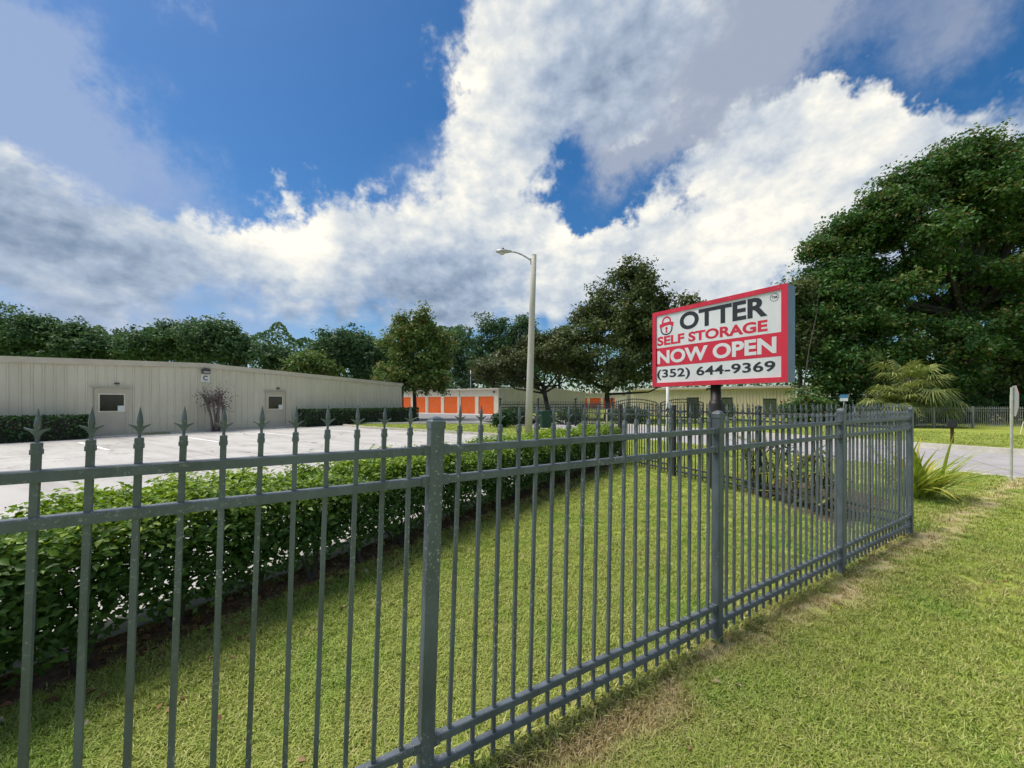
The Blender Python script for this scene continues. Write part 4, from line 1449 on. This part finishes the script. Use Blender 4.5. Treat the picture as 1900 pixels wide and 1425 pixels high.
# ---- pruned crape myrtle by the wall
def myrtle():
    b = A + GE1 * 3.75 - GE2 * .85
    root = empty('pruned_shrub', tuple(b))
    rng = random.Random(3)
    tips = []
    for k in range(9):
        a = rng.uniform(0, 6.28)
        r0 = rng.uniform(.05, .18)
        top = Vector((math.cos(a) * rng.uniform(.15, .55), math.sin(a) * rng.uniform(.1, .4), rng.uniform(1.25, 1.75)))
        s = Vector((math.cos(a) * r0, math.sin(a) * r0, -.05))
        mid = s.lerp(top, .5) + Vector((rng.uniform(-.08, .08), rng.uniform(-.08, .08), 0))
        MB().tube([s, mid, top], [.05, .042, .04], 7).build('stem', TWIG, root, True)
        tips.append(top)
    for t in tips:
        mb = MB()
        for j in range(9):
            e = t + Vector((rng.uniform(-.35, .35), rng.uniform(-.3, .3), rng.uniform(.15, .62)))
            m_ = t.lerp(e, .5) + Vector((rng.uniform(-.08, .08), rng.uniform(-.06, .06), rng.uniform(-.02, .08)))
            mb.tube([t, m_, e], [.026, .018, .008], 5)
        mb.build('twigs', TWIG, root)
    c = np.concatenate([np.array(t)[None] + RNG.normal(size=(70, 3)) * np.array([.25, .2, .28]) + np.array([0, 0, .2]) for t in tips])
    n = len(c); s = .09 * (.6 + .8 * RNG.random(n))
    link('dry_leaves', leaf_mesh('dry_leaves', c, unit(n), unit(n), s, s * .5, RNG.random(n), .2, leaf_mat('dry_purple_leaf', [(0, (.05, .035, .03)), (1, (.16, .11, .10))])), root)
    tag(root, 'bare pruned brownish shrub against the wall below the letter plate', 'shrub')


myrtle()


# ---- near hedge
def near_hedge():
    c0 = CURB0 + HN * .09
    U0, U1, HW, H = -3.0, 9.15, .47, .84
    root = empty('hedge', tuple(c0), GA)
    tag(root, 'leafy bright topped hedge along the parking lot kerb behind the fence', 'hedge')
    ns = 21000
    u = RNG.uniform(U0, U1, ns)
    face = RNG.random(ns)
    w = RNG.uniform(-HW, HW, ns); z = RNG.uniform(.20, H, ns)
    topm = face < .38
    z[topm] = H - .10 * RNG.random(topm.sum()) ** 2
    fr = (face >= .38) & (face < .68); bk = (face >= .68) & (face < .84)
    w[fr] = -HW + .12 * RNG.random(fr.sum()); w[bk] = HW - .12 * RNG.random(bk.sum())
    inn = face >= .84
    z[inn] = RNG.uniform(.40, H - .05, inn.sum())
    bump = .045 * np.sin(u * 3.1) + .035 * np.sin(u * 7.3 + w * 4) + .03 * np.sin(u * 12.7 + 1)
    z = z + bump * (z / H)
    # round the shoulders, draw the foot in and leave ragged gaps low down
    sh = np.clip((z - (H - .16)) / .16, 0, 1)
    w = w * (1 - .22 * sh ** 2)
    low = np.clip((.46 - z) / .28, 0, 1)
    w = w * (1 - .25 * low)
    gap = .5 + .5 * np.sin(u * 5.3 + 2 * np.sin(u * 2.1))
    keep = RNG.random(ns) > low * (.30 + .75 * gap)
    u, w, z = u[keep], w[keep], z[keep]
    ns = len(u)
    per = 9
    k = np.repeat(np.arange(ns), per)
    cen = np.stack([u, w, z], 1)
    out = np.stack([RNG.normal(size=ns) * .3, w / HW * .9, .35 + 1.2 * (z / H) ** 3], 1)
    out /= np.linalg.norm(out, axis=1, keepdims=True)
    p = cen[k] + RNG.normal(size=(len(k), 3)) * .045 + out[k] * (RNG.random(len(k))[:, None] * .05)
    p[:, 2] = np.maximum(p[:, 2], .05)
    nr = unit(len(k)) * .8 + out[k] * .7 + np.array([0, 0, .5])
    ax = unit(len(k)) + out[k] * .8
    s = .045 * (.5 + 1.0 * RNG.random(len(k)))
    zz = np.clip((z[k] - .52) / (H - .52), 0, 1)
    tn = np.clip(.30 * RNG.random(len(k)) + .18 * RNG.random(ns)[k] + .52 * zz ** 1.5 * (.5 + .5 * RNG.random(len(k))), 0, 1)  # lighter toward the top: fresh growth plus sunlight put into the leaf colour
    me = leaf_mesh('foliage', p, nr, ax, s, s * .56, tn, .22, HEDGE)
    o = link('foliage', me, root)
    o['kind'] = 'stuff'
    rng = random.Random(5)
    x = U0 + .2
    while x < U1:
        mb = MB()
        b0 = Vector((x, rng.uniform(-.30, -.12), -.05))
        for j in range(4):
            e = Vector((x + rng.uniform(-.28, .28), rng.uniform(-.3, .3), rng.uniform(.4, .7)))
            m_ = b0.lerp(e, .45) + Vector((rng.uniform(-.05, .05), rng.uniform(-.05, .05), .05))
            mb.tube([b0, m_, e], [.016, .012, .005], 5)
        mb.build('stem', BARK, root)
        x += rng.uniform(.38, .55)
    return root


near_hedge()


# ---- fan palm under the big tree
def fan_palm():
    P = at(1690, 760, 24.5)
    root = empty('fan_palm', (P.x, P.y, 0))
    tag(root, 'olive green fan palm with drooping fronds behind the corner post', 'palm')
    MB().tube([(0, 0, -.1), (.05, 0, 1.6), (0, 0, 3.2)], [.26, .22, .20], 10).build('trunk', BARK, root, True)
    FR = leaf_mat('palm_frond', [(0, (.10, .15, .04)), (.5, (.19, .24, .07)), (1, (.36, .37, .13))], .5, .25)
    rng = random.Random(9)
    for k in range(80):
        az = k * 2.4 + rng.uniform(-.3, .3)
        el = rng.uniform(-.75, 1.05)
        ln = rng.uniform(.7, 1.5)
        hub = Vector(((-1.1, 0.0, 1.0)[k % 3] + rng.uniform(-.3, .3), rng.uniform(-.3, .3), (1.9, 2.9, 2.3)[k % 3] + rng.uniform(-.4, .3)))
        d = Vector((math.cos(az) * math.cos(el), math.sin(az) * math.cos(el), math.sin(el)))
        cen = hub + d * ln + Vector((0, 0, -.10 * ln))
        mb = MB()
        mb.tube([hub, hub + d * ln * .6 + Vector((0, 0, .04)), cen], [.018, .014, .010], 4)
        st = mb.build('frond_stalk', FR, root)
        fs = []
        side = d.cross(Vector((0, 0, 1))).normalized()
        upv = side.cross(d).normalized()
        V, Fc, T = [], [], []
        nl = 22
        rl = rng.uniform(.95, 1.25)
        for j in range(nl):
            a = -2.2 + 4.4 * j / (nl - 1)
            dv = (d * math.cos(a) + side * math.sin(a)).normalized()
            L_ = rl * (.8 + .2 * math.cos(a * .8)) * rng.uniform(.85, 1.08)
            tip = cen + dv * L_ + Vector((0, 0, -.38 * L_ * rng.uniform(.5, 1.2)))
            mid = cen + dv * L_ * .55 + upv * .05
            wv = dv.cross(upv) * .035
            i0 = len(V)
            V += [cen + wv * .3, cen - wv * .3, mid + wv, mid - wv, tip]
            Fc += [(i0, i0 + 1, i0 + 3, i0 + 2), (i0 + 2, i0 + 3, i0 + 4)]
            T += [rng.random()] * 5
        me = bpy.data.meshes.new('frond'); me.from_pydata([tuple(v) for v in V], [], Fc)
        at_ = me.attributes.new('tone', 'FLOAT', 'POINT'); at_.data.foreach_set('value', T)
        me.materials.append(FR)
        link('frond', me, root)


fan_palm()


# ---- strap-leaved plant past the corner post
def strap_leaf(name, root, base, az, el, ln, wd, bend, mat, tn, seg=6):
    V, Fc = [], []
    p = Vector(base)
    d = Vector((math.cos(az) * math.cos(el), math.sin(az) * math.cos(el), math.sin(el)))
    sd = Vector((-math.sin(az), math.cos(az), 0))
    e = el
    for k in range(seg + 1):
        t = k / seg
        w = wd * (.45 + 2.2 * t * (1 - t)) * (1 - t ** 4) * .5 + .001
        up = sd.cross(d) * (-.25 * w)
        V += [p - sd * w, p + up, p + sd * w]
        e -= bend / seg
        d = Vector((math.cos(az) * math.cos(e), math.sin(az) * math.cos(e), math.sin(e)))
        p = p + d * (ln / seg)
    for k in range(seg):
        i = k * 3
        Fc += [(i, i + 1, i + 4, i + 3), (i + 1, i + 2, i + 5, i + 4)]
    me = bpy.data.meshes.new(name); me.from_pydata([tuple(v) for v in V], [], Fc)
    a_ = me.attributes.new('tone', 'FLOAT', 'POINT'); a_.data.foreach_set('value', [tn] * len(V))
    me.materials.append(mat)
    return link(name, me, root)


STRAP = leaf_mat('strap_leaf', [(0, (.10, .17, .03)), (.5, (.27, .36, .06)), (.85, (.45, .50, .11)), (1, (.58, .46, .08))], .4, .3)
b = gp(1702, 922)
sp = empty('strap_leaved_plant', (b[0], b[1], 0))
tag(sp, 'yellow green strap-leaved plant just past the corner post', 'plant')
rng = random.Random(21)
for k in range(130):
    az = rng.uniform(-3.1, 3.1)
    strap_leaf('leaf', sp, (rng.uniform(-.20, .20), rng.uniform(-.15, .15), 0), az, rng.uniform(.75, 1.52), rng.uniform(.75, 1.2), rng.uniform(.03, .055), rng.uniform(.2, 1.4), STRAP, .45 + .55 * rng.random())
# ---- croton-like plants along the side fence
CROT = leaf_mat('croton_leaf', [(0, (.03, .05, .016)), (.35, (.07, .10, .028)), (.55, (.11, .06, .04)), (.72, (.30, .33, .05)), (1, (.62, .58, .12))], .4, .25)
for k, (x, y, lb) in enumerate(((1408, 905, 'yellow flecked leafy plant farthest along the side fence'), (1452, 925, 'yellow flecked leafy plant in the middle by the side fence'), (1500, 938, 'yellow flecked leafy plant nearer the corner by the side fence'), (1545, 955, 'dark leafy plant nearest the corner behind the fence'))):
    b = gp(x, y)
    rt = empty('leafy_plant', (b[0] - .12, b[1] + .05, 0))
    for j in range(75):
        hz = rng.uniform(.12, .85)
        strap_leaf('leaf', rt, (rng.uniform(-.22, .22), rng.uniform(-.2, .2), hz), rng.uniform(0, 6.28), rng.uniform(-.1, 1.2), rng.uniform(.16, .36), rng.uniform(.035, .065), rng.uniform(.2, 1.0), CROT, min(1, .22 + rng.random() * (.9 if k < 3 else .5)), seg=3)
    for j in range(6):
        MB().tube([(rng.uniform(-.08, .08), rng.uniform(-.08, .08), -.03), (rng.uniform(-.18, .18), rng.uniform(-.18, .18), .82)], [.012, .006], 5).build('stem', BARK, rt)
    tag(rt, lb, 'plant', 'plants along the side fence')
b0, b1, b2, b3 = gp(1380, 912), gp(1570, 985), gp(1660, 930), gp(1470, 880)
sheet('planting_bed', [b0, b1, b2, b3], .004, MULCH, 'bare brown planting bed at the corner of the fences')
# yellow fallen leaf and leaf litter
LIT = leaf_mat('dead_leaf', [(0, (.09, .045, .02)), (.5, (.20, .11, .05)), (.85, (.30, .20, .10)), (1, (.42, .36, .26))], .8, .1)
n = 2600
u = RNG.uniform(-2.5, 9.5, n); w = -.05 - np.abs(RNG.normal(size=n)) * .38
p2 = np.array([gpt(a, q) for a, q in zip(u, w)])
pp = np.column_stack([p2, .012 + RNG.random(n) * .02])
s = .045 * (.5 + RNG.random(n))
o = link('leaf_litter', leaf_mesh('leaf_litter', pp, unit(n) * .4 + np.array([0, 0, 1]), unit(n), s, s * .6, RNG.random(n), .3, LIT))
o['kind'] = 'stuff'; o['label'] = 'dead brown leaves scattered under the near hedge'; o['category'] = 'leaf litter'
n = 420
pp = np.column_stack([RNG.uniform(-3, 9, n), RNG.uniform(1.2, 9, n), .02 + RNG.random(n) * .02])
hw_ = (pp[:, 0] - CURB0.x) * HN.x + (pp[:, 1] - CURB0.y) * HN.y
pp = pp[(hw_ > .8) & (pp[:, 0] < 8.5)]
n = len(pp)
s = .034 * (.5 + RNG.random(n))
o = link('leaf_litter', leaf_mesh('leaf_litter', pp, unit(n) * .5 + np.array([0, 0, 1]), unit(n), s, s * .6, .3 + .7 * RNG.random(n), .3, LIT))
o['kind'] = 'stuff'; o['label'] = 'stray dead leaves lying in the lawn on both sides of the fence'; o['category'] = 'leaf litter'
n = 260
t_ = RNG.uniform(1.9, 3.0, n)
base = np.array([FP(a)[:2] for a in t_]) + RNG.normal(size=(n, 2)) * .10 + np.array([-.02, .06])
pp = np.column_stack([base, .012 + RNG.random(n) * .05])
s = .035 * (.5 + RNG.random(n))
o = link('leaf_litter', leaf_mesh('leaf_litter', pp, unit(n) * .4 + np.array([0, 0, 1]), unit(n), s, s * .6, .6 + .4 * RNG.random(n), .3, LIT))
o['kind'] = 'stuff'; o['label'] = 'pale dead leaves caught along the foot of the far fence panel'; o['category'] = 'leaf litter'


# ================================================================== grass
def inside(poly, x, y):
    c = np.zeros(len(x), bool)
    n = len(poly)
    for i in range(n):
        x0, y0 = poly[i][0], poly[i][1]
        x1, y1 = poly[(i + 1) % n][0], poly[(i + 1) % n][1]
        m = ((y0 > y) != (y1 > y)) & (x < (x1 - x0) * (y - y0) / (y1 - y0 + 1e-12) + x0)
        c ^= m
    return c


def grass():
    GR, nt, N, L, b = new_mat('grass_blade')
    a = N.new('ShaderNodeAttribute'); a.attribute_name = 'dry'; a.attribute_type = 'INSTANCER'
    t = N.new('ShaderNodeAttribute'); t.attribute_name = 'tone'
    r1 = ramp_node(N, L, t.outputs['Fac'], [(0, (.23, .325, .05)), (.5, (.375, .475, .082)), (.85, (.51, .56, .15)), (1, (.64, .61, .28))])
    r2 = ramp_node(N, L, t.outputs['Fac'], [(0, (.30, .25, .09)), (.5, (.50, .39, .18)), (1, (.68, .56, .33))])
    mx = N.new('ShaderNodeMix'); mx.data_type = 'RGBA'
    L.new(a.outputs['Fac'], mx.inputs[0]); L.new(r1.outputs[0], mx.inputs[6]); L.new(r2.outputs[0], mx.inputs[7])
    g_ = N.new('ShaderNodeNewGeometry')
    ln_ = noise_node(N, L, 1.1, 4, .6, g_.outputs['Position'])
    lr = N.new('ShaderNodeMapRange'); L.new(ln_.outputs[0], lr.inputs[0])
    lr.inputs[1].default_value = .50; lr.inputs[2].default_value = .66; lr.inputs[4].default_value = .75
    lush = N.new('ShaderNodeMix'); lush.data_type = 'RGBA'; lush.blend_type = 'MULTIPLY'
    L.new(lr.outputs[0], lush.inputs[0]); L.new(mx.outputs[2], lush.inputs[6]); lush.inputs[7].default_value = (.62, .86, .55, 1)
    mx = lush
    L.new(mx.outputs[2], b.inputs['Base Color'])
    b.inputs['Roughness'].default_value = .55
    b.inputs['Specular IOR Level'].default_value = .25
    tr = N.new('ShaderNodeBsdfTranslucent'); L.new(mx.outputs[2], tr.inputs['Color'])
    ms = N.new('ShaderNodeMixShader'); ms.inputs[0].default_value = .3
    L.new(b.outputs[0], ms.inputs[1]); L.new(tr.outputs[0], ms.inputs[2])
    L.new(ms.outputs[0], N['Material Output'].inputs['Surface'])
    lib = bpy.data.collections.new('grass_tufts')          # not linked to the scene: a source for the instances only
    rng = random.Random(4)
    for v in range(6):
        V, Fc, T = [], [], []
        for k in range(24):
            az = rng.uniform(0, 6.283); r = rng.uniform(0, .055)
            bx, by = math.cos(rng.uniform(0, 6.28)) * r, math.sin(rng.uniform(0, 6.28)) * r
            h = rng.uniform(.010, .034); out = rng.uniform(.3, 1.6) * h; w = rng.uniform(.0012, .0026)
            dx, dy = math.cos(az), math.sin(az)
            i = len(V)
            V += [(bx - dy * w, by + dx * w, -.004), (bx + dy * w, by - dx * w, -.004),
                  (bx + dx * out * .4 - dy * w * .9, by + dy * out * .4 + dx * w * .9, h * .65), (bx + dx * out * .4 + dy * w * .9, by + dy * out * .4 - dx * w * .9, h * .65),
                  (bx + dx * out, by + dy * out, h * rng.uniform(.75, 1.05))]
            Fc += [(i, i + 1, i + 3, i + 2), (i + 2, i + 3, i + 4)]
            T += [rng.random()] * 5
        me = bpy.data.meshes.new('tuft'); me.from_pydata(V, [], Fc)
        at_ = me.attributes.new('tone', 'FLOAT', 'POINT'); at_.data.foreach_set('value', T)
        me.materials.append(GR)
        lib.objects.link(bpy.data.objects.new('tuft_%d' % v, me))
    n = 95000
    d = 1.0 * np.exp(RNG.random(n) * math.log(30))
    az = RNG.uniform(-1.05, 1.15, n)
    x, y = d * np.sin(az), d * np.cos(az)
    ok = np.ones(n, bool)
    road = [e0, e1, e1 + RN * wroad, e0 + RN * wroad]
    mul = [gpt(-12, -.0), gpt(10.2, -.0), gpt(10.2, -.42), gpt(-12, -.42)]
    drive = [(-14, 27.4), (-9.0, 27.2), (-1.2, 27.0), (4, 29), (1, 47.5), (-30, 66), (-40, 60), (-14, 36)]
    for poly in (lot, road, drive):
        ok &= ~inside(poly, x, y)
    inm = inside(mul, x, y)
    ok &= ~(inm & (RNG.random(n) < .93))
    inb = inside([b0, b1, b2, b3], x, y)
    ok &= ~(inb & (RNG.random(n) < .85))
    # never on the wrong side of the kerb line
    hw = (x - CURB0.x) * HN.x + (y - CURB0.y) * HN.y
    uu = (x - CURB0.x) * GE1.x + (y - CURB0.y) * GE1.y
    ok &= ~((hw < .0) & (hw > -.2) & (uu < 11.4))
    # dry strip just outside the fence
    fx, fy = FP(0).x, FP(0).y
    off = -((x - fx) * -FE.y + (y - fy) * FE.x)        # >0 towards the street
    al = (x - fx) * FE.x + (y - fy) * FE.y
    nz = np.sin(al * 2.3) + np.sin(al * 5.9 + 1.3) * .7 + np.sin(al * 11.7 + .4) * .5
    dry = np.exp(-((off - .11 - .05 * nz) / .13) ** 2) * (.65 + .35 * np.clip(nz + .3, 0, 1))
    pt = np.sin(x * 1.9 + 1.3 * np.sin(y * 1.4)) + np.sin(y * 2.3 + 1.1 * np.sin(x * 2.1 + 2))
    dry = np.clip(dry + .30 * np.clip(pt - 1.35, 0, 1) + .45 * RNG.random(n) ** 2.5, 0, 1)
    dry = np.clip(dry + .7 * np.exp(-((x - 4.3) / .9) ** 2 - ((y - 3.15 - .1 * np.sin(x * 5)) / .17) ** 2), 0, 1)
    ok &= ~((dry > .55) & (RNG.random(n) < .72))
    x, y, d, dry = x[ok], y[ok], d[ok], dry[ok]
    n = len(x)
    me = bpy.data.meshes.new('lawn_grass')
    me.vertices.add(n)
    me.vertices.foreach_set('co', np.column_stack([x, y, np.full(n, .0)]).astype(np.float32).ravel())
    sc = (.75 + .6 * RNG.random(n)) * np.clip(1 + (d - 3) * .06, 1, 2.6)
    tall = np.exp(-((off[ok] + .02) / .06) ** 2) * (RNG.random(n) < .35)
    sc = sc * (1 + .9 * tall)
    for nm, arr in (('dry', dry), ('size', sc), ('turn', RNG.uniform(0, 6.283, n))):
        q = me.attributes.new(nm, 'FLOAT', 'POINT'); q.data.foreach_set('value', arr.astype(np.float32))
    o = bpy.data.objects.new('lawn_grass', me)
    COL.objects.link(o)
    o['kind'] = 'stuff'; o['label'] = 'short mown green lawn grass with dry tan patches'; o['category'] = 'grass'
    ng = bpy.data.node_groups.new('grass_scatter', 'GeometryNodeTree')
    ng.interface.new_socket('Geometry', in_out='INPUT', socket_type='NodeSocketGeometry')
    ng.interface.new_socket('Geometry', in_out='OUTPUT', socket_type='NodeSocketGeometry')
    gn, gl = ng.nodes, ng.links
    gi, go = gn.new('NodeGroupInput'), gn.new('NodeGroupOutput')
    ci = gn.new('GeometryNodeCollectionInfo'); ci.inputs['Collection'].default_value = lib
    ci.inputs['Separate Children'].default_value = True; ci.inputs['Reset Children'].default_value = True
    mp = gn.new('GeometryNodeMeshToPoints')
    ip = gn.new('GeometryNodeInstanceOnPoints')
    ip.inputs['Pick Instance'].default_value = True

    def attr(nm):
        q = gn.new('GeometryNodeInputNamedAttribute'); q.data_type = 'FLOAT'; q.inputs['Name'].default_value = nm
        return q.outputs['Attribute']
    cx = gn.new('ShaderNodeCombineXYZ'); gl.new(attr('turn'), cx.inputs[2])
    e2r = gn.new('FunctionNodeEulerToRotation'); gl.new(cx.outputs[0], e2r.inputs[0])
    gl.new(gi.outputs[0], mp.inputs['Mesh'])
    gl.new(mp.outputs[0], ip.inputs['Points'])
    gl.new(ci.outputs[0], ip.inputs['Instance'])
    gl.new(e2r.outputs[0], ip.inputs['Rotation'])
    gl.new(attr('size'), ip.inputs['Scale'])
    gl.new(ip.outputs[0], go.inputs[0])
    md = o.modifiers.new('scatter', 'NODES'); md.node_group = ng
    return o


grass()
